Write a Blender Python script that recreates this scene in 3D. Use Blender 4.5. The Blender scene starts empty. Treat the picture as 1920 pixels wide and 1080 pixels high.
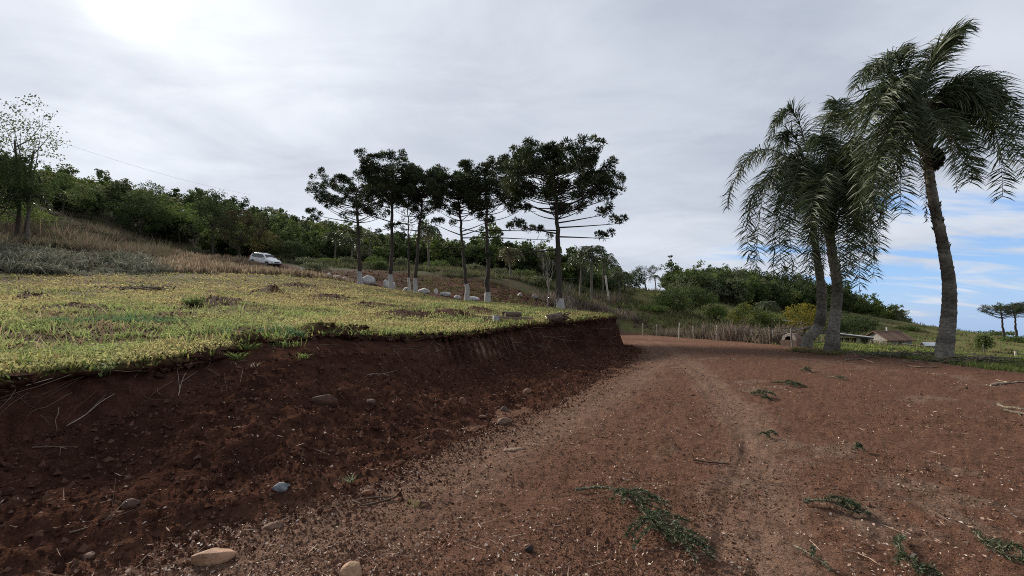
import bpy, bmesh, math, random
import numpy as np
from mathutils import Vector, Matrix

# ------------------------------------------------------------------ camera, sky, sun, exposure
scene = bpy.context.scene
COL = scene.collection
FPX = 900.0                       # focal length in pixels of the 1920 wide photograph
EYE = 1.6
TH = math.atan(60 / 900.0)
CT, ST = math.cos(TH), math.sin(TH)
cam = bpy.data.cameras.new('camera')
cam_ob = bpy.data.objects.new('camera', cam)
COL.objects.link(cam_ob)
cam_ob.location = (0, 0, EYE)
cam_ob.rotation_euler = (math.pi / 2 + TH, 0, 0)
cam.sensor_width = 36
cam.lens = FPX / 1920 * 36
cam.clip_start = 0.05
cam.clip_end = 3000
scene.camera = cam_ob

def ray(px, py):
    cx, cy = (px - 960) / FPX, (540 - py) / FPX
    return np.array([cx, CT - ST * cy, ST + CT * cy])
def W(px, py, Y):
    """world point at depth Y seen in pixel (px, py)"""
    d = ray(px, py)
    return np.array([0, 0, EYE]) + d * (Y / d[1])
def ONZ(px, py, z=0.0):
    d = ray(px, py)
    return np.array([0, 0, EYE]) + d * ((z - EYE) / d[2])

sun_dir = ray(238, -6); sun_dir = sun_dir / np.linalg.norm(sun_dir)
SUN_EL = math.asin(sun_dir[2]); SUN_AZ = math.atan2(sun_dir[0], sun_dir[1])
sun = bpy.data.lights.new('sun', 'SUN')
sun.energy = 4.8
sun.angle = math.radians(8.0)
sun.color = (1.0, 0.93, 0.82)
sun_ob = bpy.data.objects.new('sun', sun)
COL.objects.link(sun_ob)
sun_ob.rotation_euler = Vector(-sun_dir).to_track_quat('-Z', 'Y').to_euler()

world = bpy.data.worlds.new('World')
scene.world = world
world.use_nodes = True
def build_sky():
    nt = world.node_tree; N = nt.nodes; L = nt.links
    N.clear()
    def node(t, **k):
        n = N.new(t)
        for a, b in k.items(): setattr(n, a, b)
        return n
    def math_(op, a, b=None, c=None, clamp=False):
        n = node('ShaderNodeMath', operation=op, use_clamp=clamp)
        for i, v in enumerate((a, b, c)):
            if v is None: continue
            if isinstance(v, (int, float)): n.inputs[i].default_value = v
            else: L.new(v, n.inputs[i])
        return n.outputs[0]
    def vmath(op, a, b=None):
        n = node('ShaderNodeVectorMath', operation=op)
        for i, v in enumerate((a, b)):
            if v is None: continue
            if isinstance(v, (tuple, list)): n.inputs[i].default_value = v
            else: L.new(v, n.inputs[i])
        return n
    def mixc(f, a, b, mode='MIX'):
        n = node('ShaderNodeMix', data_type='RGBA', blend_type=mode)
        for i, v in ((0, f), (6, a), (7, b)):
            if isinstance(v, (int, float)): n.inputs[i].default_value = v
            elif isinstance(v, (tuple, list)): n.inputs[i].default_value = tuple(v) + (1,)
            else: L.new(v, n.inputs[i])
        return n.outputs[2]
    def smooth(v, a, b):
        n = node('ShaderNodeMapRange', interpolation_type='SMOOTHSTEP')
        L.new(v, n.inputs[0]); n.inputs[1].default_value = a; n.inputs[2].default_value = b
        return n.outputs[0]
    tc = node('ShaderNodeTexCoord').outputs['Generated']
    dirn = vmath('NORMALIZE', tc).outputs[0]
    sep = node('ShaderNodeSeparateXYZ'); L.new(dirn, sep.inputs[0])
    zc = math_('MAXIMUM', sep.outputs[2], 0.0)
    zz = math_('ADD', zc, 0.16)
    px = math_('DIVIDE', sep.outputs[0], zz); py = math_('DIVIDE', sep.outputs[1], zz)
    comb = node('ShaderNodeCombineXYZ'); L.new(px, comb.inputs[0]); L.new(py, comb.inputs[1])
    def cloud(scale, rot, sx, sy, detail, rough, off, dist=0.4):
        m = node('ShaderNodeMapping'); L.new(comb.outputs[0], m.inputs[0])
        m.inputs['Rotation'].default_value = (0, 0, math.radians(rot))
        m.inputs['Scale'].default_value = (sx, sy, 1)
        m.inputs['Location'].default_value = off
        t = node('ShaderNodeTexNoise'); L.new(m.outputs[0], t.inputs['Vector'])
        t.inputs['Scale'].default_value = scale; t.inputs['Detail'].default_value = detail
        t.inputs['Roughness'].default_value = rough; t.inputs['Distortion'].default_value = dist
        return t.outputs['Fac']
    n1 = cloud(0.55, 25, 1, 1.5, 7, 0.5, (1.3, 4.0, 0))          # broad grey banks
    n2 = cloud(1.3, 30, 1.0, 1.5, 9, 0.58, (7.0, 2.0, 0), 1.0)     # streaks
    n3 = cloud(1.0, 65, 1.0, 3.2, 8, 0.55, (2.0, 9.0, 0), 0.5)    # gap streaks
    dt = vmath('DOT_PRODUCT', dirn, tuple(sun_dir)).outputs['Value']
    dt = math_('MAXIMUM', dt, 0.0)
    g1 = math_('POWER', dt, 5.0); g2 = math_('POWER', dt, 40.0); g3 = math_('POWER', dt, 1500.0)
    # grey / white structure of the cloud sheet
    a = smooth(n1, 0.36, 0.64); b = smooth(n2, 0.30, 0.70)
    ab = math_('ADD', math_('MULTIPLY', a, 0.62), math_('MULTIPLY', b, 0.38))
    ccol = mixc(ab, (3.15, 3.52, 4.25), (5.2, 5.55, 6.15))
    glow = math_('ADD', math_('MULTIPLY', g1, 1.1), math_('ADD', math_('MULTIPLY', g2, 1.35), math_('MULTIPLY', g3, 8.0)))
    gm = math_('ADD', 0.7, math_('MULTIPLY', ab, 0.5))
    glow = math_('MULTIPLY', glow, gm)
    gl = vmath('SCALE', (1.0, 0.97, 0.90)); L.new(glow, gl.inputs['Scale'])
    ccol = mixc(1.0, ccol, gl.outputs[0], 'ADD')
    # paler towards the horizon
    hz = smooth(zc, 0.42, 0.0)
    ccol = mixc(math_('MULTIPLY', hz, 0.34), ccol, (5.8, 6.25, 6.9))
    sky = node('ShaderNodeTexSky', sky_type='NISHITA', sun_disc=False)
    sky.sun_elevation = SUN_EL; sky.sun_rotation = SUN_AZ
    sky.altitude = 700; sky.air_density = 1.0; sky.dust_density = 0.6; sky.ozone_density = 2.0
    # the sheet ends towards the far right: blue shows low down there
    side = vmath('DOT_PRODUCT', dirn, (0.80, 0.60, 0.0)).outputs['Value']
    # measure of how far under the edge of the sheet a direction lies
    edge = math_('SUBTRACT', math_('MULTIPLY', math_('SUBTRACT', side, 0.86), 1.4), zc)
    edge = math_('ADD', edge, math_('MULTIPLY', math_('SUBTRACT', n3, 0.5), 0.95))
    gap = smooth(edge, -0.07, 0.13)
    skyc = mixc(0.6, sky.outputs[0], (1.5, 3.5, 7.4))
    final = mixc(math_('MULTIPLY', gap, 0.92), ccol, skyc)
    bg = node('ShaderNodeBackground'); L.new(final, bg.inputs[0]); bg.inputs[1].default_value = 0.1
    out = node('ShaderNodeOutputWorld'); L.new(bg.outputs[0], out.inputs[0])
build_sky()
scene.view_settings.view_transform = 'Standard'
scene.view_settings.look = 'None'
scene.view_settings.exposure = 0.5
scene.view_settings.gamma = 1.0
scene.view_settings.use_curve_mapping = False
scene.cycles.max_bounces = 6
scene.cycles.transparent_max_bounces = 6
scene.cycles.use_denoising = False
scene.cycles.pixel_filter_type = 'BLACKMAN_HARRIS'
scene.cycles.filter_width = 1.0

# ------------------------------------------------------------------ noise and small maths
def _hash(ix, iy, iz, seed):
    h = (ix.astype(np.uint32) * np.uint32(374761393) + iy.astype(np.uint32) * np.uint32(668265263)
         + iz.astype(np.uint32) * np.uint32(2147483647) + np.uint32(seed * 974711 + 12345))
    h = (h ^ (h >> np.uint32(13))) * np.uint32(1274126177)
    h = h ^ (h >> np.uint32(16))
    return (h & np.uint32(0xffff)).astype(np.float64) / 65535.0
def vnoise(x, y, z=None, seed=0):
    x = np.asarray(x, float); y = np.asarray(y, float)
    fx = np.floor(x); fy = np.floor(y); ix = fx.astype(np.int64); iy = fy.astype(np.int64)
    u = x - fx; v = y - fy; u = u * u * (3 - 2 * u); v = v * v * (3 - 2 * v)
    if z is None:
        iz = np.zeros_like(ix)
        a = _hash(ix, iy, iz, seed); b = _hash(ix + 1, iy, iz, seed)
        c = _hash(ix, iy + 1, iz, seed); d = _hash(ix + 1, iy + 1, iz, seed)
        return (a + (b - a) * u) * (1 - v) + (c + (d - c) * u) * v
    z = np.asarray(z, float); fz = np.floor(z); iz = fz.astype(np.int64); w = z - fz; w = w * w * (3 - 2 * w)
    r = 0
    for k, ww in ((0, 1 - w), (1, w)):
        a = _hash(ix, iy, iz + k, seed); b = _hash(ix + 1, iy, iz + k, seed)
        c = _hash(ix, iy + 1, iz + k, seed); d = _hash(ix + 1, iy + 1, iz + k, seed)
        r = r + ww * ((a + (b - a) * u) * (1 - v) + (c + (d - c) * u) * v)
    return r
def fbm(x, y, z=None, octaves=4, seed=0, gain=0.5):
    s = 0; amp = 1.0; tot = 0; f = 1.0
    for o in range(octaves):
        s = s + amp * vnoise(np.asarray(x) * f + o * 17.3, np.asarray(y) * f - o * 9.1, None if z is None else np.asarray(z) * f + o * 5.7, seed + o)
        tot += amp; amp *= gain; f *= 2.03
    return s / tot - 0.5
def sstep(v, a, b):
    t = np.clip((np.asarray(v, float) - a) / (b - a), 0, 1)
    return t * t * (3 - 2 * t)
def seg_dist(x, y, poly, closed=False):
    """distance to a polyline and the arc length of the nearest point"""
    best = np.full(np.shape(x), 1e9); arc = np.zeros(np.shape(x)); s0 = 0
    n = len(poly); rng = range(n if closed else n - 1)
    for i in rng:
        ax, ay = poly[i][:2]; bx, by = poly[(i + 1) % n][:2]
        dx, dy = bx - ax, by - ay; l2 = dx * dx + dy * dy + 1e-12
        t = np.clip(((x - ax) * dx + (y - ay) * dy) / l2, 0, 1)
        d = np.hypot(x - ax - t * dx, y - ay - t * dy)
        m = d < best
        best = np.where(m, d, best); arc = np.where(m, s0 + t * math.sqrt(l2), arc); s0 += math.sqrt(l2)
    return best, arc
def in_poly(x, y, poly):
    r = np.zeros(np.shape(x), bool); n = len(poly)
    for i in range(n):
        ax, ay = poly[i][:2]; bx, by = poly[(i + 1) % n][:2]
        c = ((ay > y) != (by > y)) & (x < (bx - ax) * (y - ay) / (by - ay + 1e-12) + ax)
        r ^= c
    return r
def sdist(x, y, poly):
    d, _ = seg_dist(x, y, poly, True)
    return np.where(in_poly(x, y, poly), d, -d)      # positive inside
def lerpc(a, b, t):
    a = np.asarray(a, float); b = np.asarray(b, float); t = np.asarray(t)[..., None]
    return a * (1 - t) + b * t
def nrm(v):
    v = np.asarray(v, float)
    return v / (np.linalg.norm(v, axis=-1, keepdims=True) + 1e-12)

# ------------------------------------------------------------------ mesh helpers
def make_mesh(name, V, Q=None, T=None, cols=None, mats=(), smooth=False, mi=None):
    V = np.ascontiguousarray(V, dtype=np.float32).reshape(-1, 3)
    Q = np.zeros((0, 4), np.int32) if Q is None else np.asarray(Q, np.int32).reshape(-1, 4)
    T = np.zeros((0, 3), np.int32) if T is None else np.asarray(T, np.int32).reshape(-1, 3)
    me = bpy.data.meshes.new(name)
    me.vertices.add(len(V)); me.vertices.foreach_set('co', V.ravel())
    nl = Q.size + T.size
    me.loops.add(nl); me.loops.foreach_set('vertex_index', np.concatenate([Q.ravel(), T.ravel()]))
    npol = len(Q) + len(T)
    me.polygons.add(npol)
    st = np.concatenate([np.arange(len(Q)) * 4, Q.size + np.arange(len(T)) * 3]).astype(np.int32)
    me.polygons.foreach_set('loop_start', st)
    if mi is not None: me.polygons.foreach_set('material_index', np.asarray(mi, np.int32))
    me.polygons.foreach_set('use_smooth', np.full(npol, bool(smooth)))
    if cols is not None:
        ca = me.color_attributes.new('Col', 'FLOAT_COLOR', 'POINT')
        c4 = np.ones((len(V), 4), np.float32); c4[:, :3] = np.asarray(cols).reshape(-1, 3)
        ca.data.foreach_set('color', c4.ravel())
    for m in mats: me.materials.append(m)
    me.update(calc_edges=True)
    return me
class MB:
    """collects vertices, quads, triangles and vertex colours of ONE part"""
    def __init__(self): self.V = []; self.Q = []; self.T = []; self.C = []; self.n = 0
    def add(self, V, Q=None, T=None, C=(0.5, 0.5, 0.5)):
        V = np.asarray(V, float).reshape(-1, 3)
        if Q is not None and len(Q): self.Q.append(np.asarray(Q).reshape(-1, 4) + self.n)
        if T is not None and len(T): self.T.append(np.asarray(T).reshape(-1, 3) + self.n)
        C = np.asarray(C, float)
        if C.ndim == 1: C = np.tile(C, (len(V), 1))
        self.V.append(V); self.C.append(C); self.n += len(V)
        return self
    def box(self, c, s, R=None, C=(0.5, 0.5, 0.5)):
        v = np.array([[x, y, z] for x in (-.5, .5) for y in (-.5, .5) for z in (-.5, .5)]) * np.asarray(s, float)
        if R is not None: v = v @ np.asarray(R).T
        q = [[0, 1, 3, 2], [4, 6, 7, 5], [0, 4, 5, 1], [2, 3, 7, 6], [0, 2, 6, 4], [1, 5, 7, 3]]
        return self.add(v + np.asarray(c, float), q, None, C)
    def tube(self, pts, rad, sides=6, C=(0.5, 0.5, 0.5), jitter=0, seed=0, cap=True):
        P = np.asarray(pts, float); n = len(P); rad = np.broadcast_to(np.asarray(rad, float), (n,))
        Tn = nrm(np.gradient(P, axis=0))
        ref = np.array([0, 0, 1.0]) if abs(Tn[:, 2]).mean() < 0.8 else np.array([0, 1.0, 0])
        A = nrm(np.cross(Tn, ref)); B = np.cross(Tn, A)
        an = np.arange(sides) * 2 * math.pi / sides
        rr = rad[:, None] * np.ones((n, sides))
        if jitter: rr = rr * (1 + jitter * (np.random.RandomState(seed).rand(n, sides) - .5))
        V = P[:, None] + rr[..., None] * (A[:, None] * np.cos(an)[None, :, None] + B[:, None] * np.sin(an)[None, :, None])
        i = np.arange(n - 1)[:, None] * sides; j = np.arange(sides)[None]; k = (np.arange(sides)[None] + 1) % sides
        Q = np.stack([i + j, i + k, i + sides + k, i + sides + j], -1).reshape(-1, 4)
        C = np.asarray(C, float)
        if C.ndim == 2: C = np.repeat(C, sides, axis=0)
        V = V.reshape(-1, 3)
        T = []
        if cap:
            for e in (0, (n - 1) * sides):
                for q in range(1, sides - 1): T.append([e, e + q, e + q + 1])
        return self.add(V, Q, T, C)
    def data(self):
        V = np.concatenate(self.V); C = np.concatenate(self.C)
        Q = np.concatenate(self.Q) if self.Q else None; T = np.concatenate(self.T) if self.T else None
        return V, Q, T, C
    def build(self, name, mat, parent=None, smooth=False, origin=None):
        V, Q, T, C = self.data()
        if parent is not None and origin is None: origin = parent.get('_o', None)
        o = np.zeros(3) if origin is None else np.asarray(origin, float)
        me = make_mesh(name, V - o, Q, T, C, [mat], smooth)
        ob = bpy.data.objects.new(name, me); COL.objects.link(ob)
        if parent is not None:
            ob.parent = parent
        else:
            ob.location = o
        return ob
_origins = {}
def thing(name, loc, label, cat, group=None):
    o = bpy.data.objects.new(name, None); COL.objects.link(o)
    o.empty_display_size = 0.2
    o.location = tuple(float(v) for v in loc)
    tag(o, label, cat, group)
    _origins[o.name] = np.asarray(loc, float)
    return o
def tag(o, label=None, cat=None, group=None, kind=None):
    if label: o['label'] = label
    if cat: o['category'] = cat
    if group: o['group'] = group
    if kind: o['kind'] = kind
    return o
def part(mb, name, mat, t, smooth=False, sub=None):
    """mesh given in world coordinates, parented to thing t (or to its part sub)"""
    return mb.build(name, mat, sub or t, smooth, _origins[t.name])
def solo(mb, name, mat, loc, label, cat, group=None, smooth=False):
    o = mb.build(name, mat, None, smooth, loc)
    return tag(o, label, cat, group)
def copy_tree(o, parent=None):
    c = o.copy(); COL.objects.link(c); c.parent = parent
    for ch in o.children: copy_tree(ch, c)
    return c

# ------------------------------------------------------------------ materials
def material(name, rough=0.9, col=None, noise=None, bump=None, transl=0.0, spec=0.3, attr=True, metallic=0.0):
    """noise: list of (scale, detail, amount) multiplying the colour; bump: list of (scale, detail, distance)"""
    m = bpy.data.materials.new(name); m.use_nodes = True
    nt = m.node_tree; N = nt.nodes; L = nt.links
    p = N['Principled BSDF']; p.inputs['Roughness'].default_value = rough
    p.inputs['Specular IOR Level'].default_value = spec; p.inputs['Metallic'].default_value = metallic
    if col is None:
        a = N.new('ShaderNodeAttribute'); a.attribute_name = 'Col'; out = a.outputs['Color']
    else:
        a = N.new('ShaderNodeRGB'); a.outputs[0].default_value = tuple(col) + (1,); out = a.outputs[0]
    tc = N.new('ShaderNodeTexCoord')
    for (sc, de, am) in (noise or []):
        t = N.new('ShaderNodeTexNoise'); t.inputs['Detail'].default_value = de
        if isinstance(sc, tuple):
            mp = N.new('ShaderNodeMapping'); mp.inputs['Scale'].default_value = sc
            L.new(tc.outputs['Object'], mp.inputs[0]); L.new(mp.outputs[0], t.inputs['Vector']); t.inputs['Scale'].default_value = 1
        else:
            L.new(tc.outputs['Object'], t.inputs['Vector']); t.inputs['Scale'].default_value = sc
        r = N.new('ShaderNodeMapRange'); r.inputs[1].default_value = 0.3; r.inputs[2].default_value = 0.7
        r.inputs[3].default_value = 1 - am; r.inputs[4].default_value = 1 + am
        L.new(t.outputs['Fac'], r.inputs[0])
        mx = N.new('ShaderNodeVectorMath'); mx.operation = 'SCALE'
        L.new(out, mx.inputs[0]); L.new(r.outputs[0], mx.inputs['Scale']); out = mx.outputs[0]
    L.new(out, p.inputs['Base Color'])
    prev = None
    for (sc, de, di) in (bump or []):
        t = N.new('ShaderNodeTexNoise'); t.inputs['Detail'].default_value = de
        if isinstance(sc, tuple):
            mp = N.new('ShaderNodeMapping'); mp.inputs['Scale'].default_value = sc
            L.new(tc.outputs['Object'], mp.inputs[0]); L.new(mp.outputs[0], t.inputs['Vector']); t.inputs['Scale'].default_value = 1
        else:
            L.new(tc.outputs['Object'], t.inputs['Vector']); t.inputs['Scale'].default_value = sc
        b = N.new('ShaderNodeBump'); b.inputs['Distance'].default_value = di; b.inputs['Strength'].default_value = 1.0
        L.new(t.outputs['Fac'], b.inputs['Height'])
        if prev is not None: L.new(prev, b.inputs['Normal'])
        prev = b.outputs['Normal']
    if prev is not None: L.new(prev, p.inputs['Normal'])
    if transl > 0:
        tr = N.new('ShaderNodeBsdfTranslucent'); L.new(out, tr.inputs['Color'])
        ms = N.new('ShaderNodeMixShader'); ms.inputs[0].default_value = transl
        L.new(p.outputs[0], ms.inputs[1]); L.new(tr.outputs[0], ms.inputs[2])
        L.new(ms.outputs[0], N['Material Output'].inputs['Surface'])
    return m
M_ground = material('soil_and_hillside', 0.95, None, [(9, 6, 0.22), (42, 5, 0.3), (130, 3, .3)], [(14, 6, 0.03), (60, 5, 0.02), (160, 3, .008)], spec=0.02)
M_bank = material('cut_earth', 0.95, None, [(7, 6, 0.3), (45, 4, 0.25)], [(16, 7, 0.05), (70, 4, 0.015)], spec=0.0)
M_clod = material('soil_crumbs', 1.0, None, None, None, spec=0.0)
M_grass = material('grass_blades', 0.7, None, None, None, transl=0.5, spec=0.06)
M_dry = material('dry_stalks', 0.8, None, None, None, transl=0.3, spec=0.15)
M_leaf = material('tree_leaves', 0.75, None, None, None, transl=0.3, spec=0.08)
M_frond = material('palm_frond', 0.5, None, None, None, transl=0.22, spec=0.3)
M_needle = material('araucaria_needles', 0.6, None, None, None, transl=0.2, spec=0.3)
M_bark = material('rough_bark', 0.95, None, [(12, 5, 0.35)], [(20, 5, 0.03)], spec=0.15)
M_palmbark = material('ringed_palm_bark', 0.9, None, [((6, 6, 11), 6, 0.4), (22, 5, 0.35)], [((5, 5, 16), 4, 0.025), (40, 4, 0.015)], spec=0.2)
M_lime = material('whitewash', 0.85, None, [(10, 6, 0.28)], [(22, 5, 0.02)], spec=0.2)
M_rock = material('stone', 0.85, None, [(9, 7, 0.25), (40, 4, 0.18)], [(12, 7, 0.03), (60, 4, 0.006)], spec=0.25)
M_wood = material('weathered_wood', 0.85, None, [((3, 3, 40), 5, 0.3), (14, 5, 0.2)], [(30, 5, 0.01)], spec=0.2)
M_litter = material('pale_litter', 0.7, None, None, None, transl=0.15, spec=0.25)

# ------------------------------------------------------------------ terrain
# bank: lip (top edge) and toe of the road cutting, in plan, left to right
LIP = [(-9.5, -6.0, 0.85), (-7.2, -1.0, 0.90), (-5.7, 2.6, 0.97)]
for px, py, Y in ((0, 715, 4.6), (130, 693, 5.2), (280, 683, 5.9), (440, 655, 7.2), (560, 634, 8.4), (700, 632, 9.7),
                  (800, 628, 11.2), (900, 622, 13.2), (960, 612, 15.2), (1050, 603, 19.0), (1148, 594, 24.0)):
    LIP.append(tuple(W(px, py, Y)))
LIP += [(5.5, 25.4, 1.8), (5.4, 28.5, 1.85), (5.0, 32.5, 1.9)]
TOE = [(-7.6, -7.0), (-5.6, -2.2), (-4.4, 0.6), (-3.6, 1.9), (-3.1, 2.4), (-2.55, 2.95), (-1.95, 3.7), (-1.45, 4.5), (-0.9, 5.6),
       (-0.35, 6.9), (0.75, 8.9), (1.9, 11.6), (3.75, 16.2), (6.5, 24.4), (6.9, 26.2), (6.8, 29.2), (6.4, 33.4)]
RIGHT_EDGE = [(15.0, 54.0), (15.8, 41.0), (17.0, 32.0), (17.2, 26.0), (16.2, 20.0), (15.2, 14.6), (15.8, 8.0), (18.0, 0.0), (20.0, -12.0)]
ROAD_POLY = [p[:2] for p in LIP] + [(4.5, 37.5), (3.4, 41.2), (5.0, 46.5), (9.0, 52.0)] + RIGHT_EDGE
TRACK = [(9, 47), (4.5, 44.5), (0.9, 42.5), (-4.5, 47), (-10, 51), (-17, 55.5), (-27, 61), (-35, 66), (-46, 71), (-58, 74)]
H_CTRL = []
def hc(*rows):
    for px, py, Y in rows: H_CTRL.append(W(px, py, Y))
hc((0, 600, 9.0), (0, 515, 26), (-250, 520, 22), (150, 516, 30), (300, 515, 35), (480, 512, 44), (560, 516, 46), (660, 532, 46), (780, 549, 45),
   (870, 566, 43), (1000, 579, 36), (1100, 588, 30))
hc((980, 570, 42), (870, 563, 47), (780, 549, 51), (675, 533, 55.5), (560, 513, 61), (500, 499, 65), (400, 487, 71), (280, 482, 76))
hc((0, 470, 36), (0, 430, 48), (60, 385, 66), (-250, 420, 40), (-300, 350, 70), (150, 450, 60), (250, 455, 68), (200, 425, 80), (330, 462, 84), (450, 482, 80), (560, 492, 84), (700, 500, 84),
   (850, 506, 84), (1000, 520, 76), (690, 512, 64), (800, 520, 64), (940, 545, 54), (950, 525, 64))
hc((130, 372, 110), (-200, 330, 110), (280, 390, 125), (400, 402, 132), (500, 425, 140), (650, 462, 142), (850, 492, 146), (1000, 503, 150), (1090, 518, 150), (1150, 540, 140))
hc((130, 400, 190), (500, 450, 220), (850, 520, 230), (1100, 560, 230))
hc((1160, 578, 60), (1250, 597, 60), (1350, 614, 58), (1440, 640, 46), (1100, 570, 60), (1060, 560, 62), (1150, 562, 80), (1200, 547, 118), (1250, 547, 120), (1200, 600, 170))
hc((1300, 602, 90), (1400, 617, 90), (1500, 630, 80), (1300, 556, 165), (1420, 552, 170), (1520, 582, 180), (1600, 608, 190), (1700, 642, 200), (1400, 600, 260))
hc((1650, 656, 85), (1600, 660, 50), (1750, 662, 95), (1900, 652, 100), (1880, 645, 150), (1790, 645, 220), (2100, 645, 150), (2300, 660, 100), (1900, 660, 400), (1400, 640, 450), (600, 600, 450))
for x, y in RIGHT_EDGE: H_CTRL.append(np.array([x, y, 0.0])); H_CTRL.append(np.array([x + 6, y + 1, -0.12]))
for p in ((22, 22, -0.3), (26, 18, -0.3), (30, 30, -1.0), (40, 10, -0.8), (40, -20, -0.5), (0, -40, 0), (-60, -20, 8), (-30, -8, 2.6), (60, 60, -3.0)): H_CTRL.append(np.array(p, float))
for p in LIP: H_CTRL.append(np.array(p))
H_CTRL = np.array(H_CTRL)
def _kern(r): return np.sqrt(r * r + 9.0)
def _solve():
    n = len(H_CTRL); P = H_CTRL[:, :2]
    K = _kern(np.hypot(P[:, None, 0] - P[None, :, 0], P[:, None, 1] - P[None, :, 1])) - 0.02 * np.eye(n)
    A = np.zeros((n + 3, n + 3)); A[:n, :n] = K; A[:n, n] = 1; A[:n, n + 1:] = P; A[n, :n] = 1; A[n + 1:, :n] = P.T
    b = np.zeros(n + 3); b[:n] = H_CTRL[:, 2]
    return np.linalg.solve(A, b)
_HW = _solve()
def H(x, y):
    x = np.asarray(x, float); y = np.asarray(y, float); n = len(H_CTRL)
    z = _HW[n] + _HW[n + 1] * x + _HW[n + 2] * y
    for i in range(n): z = z + _HW[i] * _kern(np.hypot(x - H_CTRL[i, 0], y - H_CTRL[i, 1]))
    return z
RILL = [tuple(ONZ(*p)[:2]) for p in ((1255, 668), (1300, 705), (1335, 750), (1385, 795), (1405, 850), (1370, 915), (1352, 1000), (1330, 1100))]
WORN = [tuple(ONZ(*p)[:2]) for p in ((300, 1180), (520, 1040), (720, 940), (930, 845), (1080, 775), (1180, 718), (1235, 680), (1225, 655), (1190, 637))]
WORN2 = [tuple(ONZ(*p)[:2]) for p in ((1400, 1100), (1440, 900), (1400, 790), (1320, 700), (1260, 655), (1210, 634))]
MOUNDS = []      # (x, y, radius, height) of loose soil heaps in the field
def mound_h(x, y):
    h = 0
    for mx, my, mr, mh in MOUNDS:
        d = np.hypot(x - mx, y - my) / mr
        h = h + np.where(d < 1.6, mh * np.exp(-d * d * 2) * (1 + 1.2 * fbm(x * 5, y * 5, None, 3, 14)), 0)
    return h
def ground_z(x, y, detail=True):
    x = np.asarray(x, float); y = np.asarray(y, float)
    rd = sdist(x, y, ROAD_POLY)
    lipd, _ = seg_dist(x, y, [p[:2] for p in LIP])
    w_far = sstep(rd, -1.2, 1.2)
    w_lip = sstep(rd, -0.62, -0.2)
    w = np.where(lipd < 2.0, w_lip, w_far)
    h = H(x, y)
    r = np.hypot(x, y)
    if detail:
        hill = sstep(r, 40, 90)
        h = h + (1 - w) * (0.10 * fbm(x * 0.7, y * 0.7, None, 4, 11) + 0.10 * fbm(x * 3, y * 3, None, 3, 12) * (1 - hill) + hill * 1.2 * fbm(x * 0.06, y * 0.06, None, 3, 13))
        h = h + mound_h(x, y)
    zr = 0.05 * (fbm(x * 0.35, y * 0.35, None, 3, 1)) + 0.02 * sstep(r, 10, 40)
    if detail:
        near = 1 - sstep(r, 14, 40)
        c = fbm(x * 5, y * 5, None, 4, 2, 0.6)
        zr = zr + near * (0.075 * c * (0.6 + 0.8 * vnoise(x * .8, y * .8, None, 31)) + 0.02 * np.abs(fbm(x * 22, y * 22, None, 2, 3))) + 0.06 * fbm(x * 1.4, y * 1.4, None, 3, 4)
        d, _ = seg_dist(x, y, RILL)
        d = d + 0.10 * fbm(x * 4, y * 4, None, 2, 5)
        zr = zr - 0.014 * np.exp(-(d / 0.06) ** 2) * (0.3 + vnoise(x, y, None, 33)) + 0.008 * np.exp(-((d - 0.16) / 0.09) ** 2)
        # tyre ruts
        for wl in (WORN, WORN2):
            d, _ = seg_dist(x, y, wl); zr = zr - 0.02 * np.exp(-(d / 0.25) ** 2)
        # soft crumbly shoulder towards the grass on the right
        zr = zr + 0.10 * np.exp(-((rd - 0.8) / 0.8) ** 2) * (lipd > 3) * (0.6 + vnoise(x * 1.2, y * 1.2, None, 6)) * near
    z = h * (1 - w) + zr * w
    return z - 0.14 * sstep(rd, -0.25, -0.1) * (1 - sstep(rd, 0.5, 1.0)) * (lipd < 1.2)

for px, py, Y, r_, h_ in ((505, 555, 27, 1.0, 0.42), (60, 560, 15, .6, .25), (420, 580, 17, 1.2, .22), (390, 585, 16, .8, .2), (130, 585, 12, .9, .15), (270, 538, 24, 1.2, .2),
                          (620, 570, 24, 1.5, .25), (700, 585, 20, 1.4, .22), (760, 600, 16, 1.3, .2), (850, 602, 17, 1.2, .25), (660, 628, 9.9, .5, .18), (600, 630, 9.2, .45, .2), (470, 665, 7.6, .4, .2),
                          (330, 610, 11, .8, .1), (560, 540, 34, 1.5, .3), (900, 590, 21, 1., .2)):
    p = W(px, py, Y); MOUNDS.append((p[0], p[1], r_, h_))
RED_SLOPE = [(-27, 61), (-16, 54), (-4, 46.5), (2, 42), (3, 46), (4, 51.5), (1, 57), (-6, 64), (-17, 66), (-24, 66)]
FIELD_POLY = [p[:2] for p in LIP] + [(4.3, 36.5), (2.0, 39.5), (-4, 43.5), (-9, 46.5), (-15, 49.5), (-22, 53), (-27, 50), (-26, 38), (-27, 31), (-28, 26), (-36, 20), (-34, 0), (-20, -12)]
SOIL = np.array([0.104, 0.0545, 0.0362]); SOIL_L = np.array([0.180, 0.121, 0.088]); SOIL_D = np.array([0.052, 0.0275, 0.0195])
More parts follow.
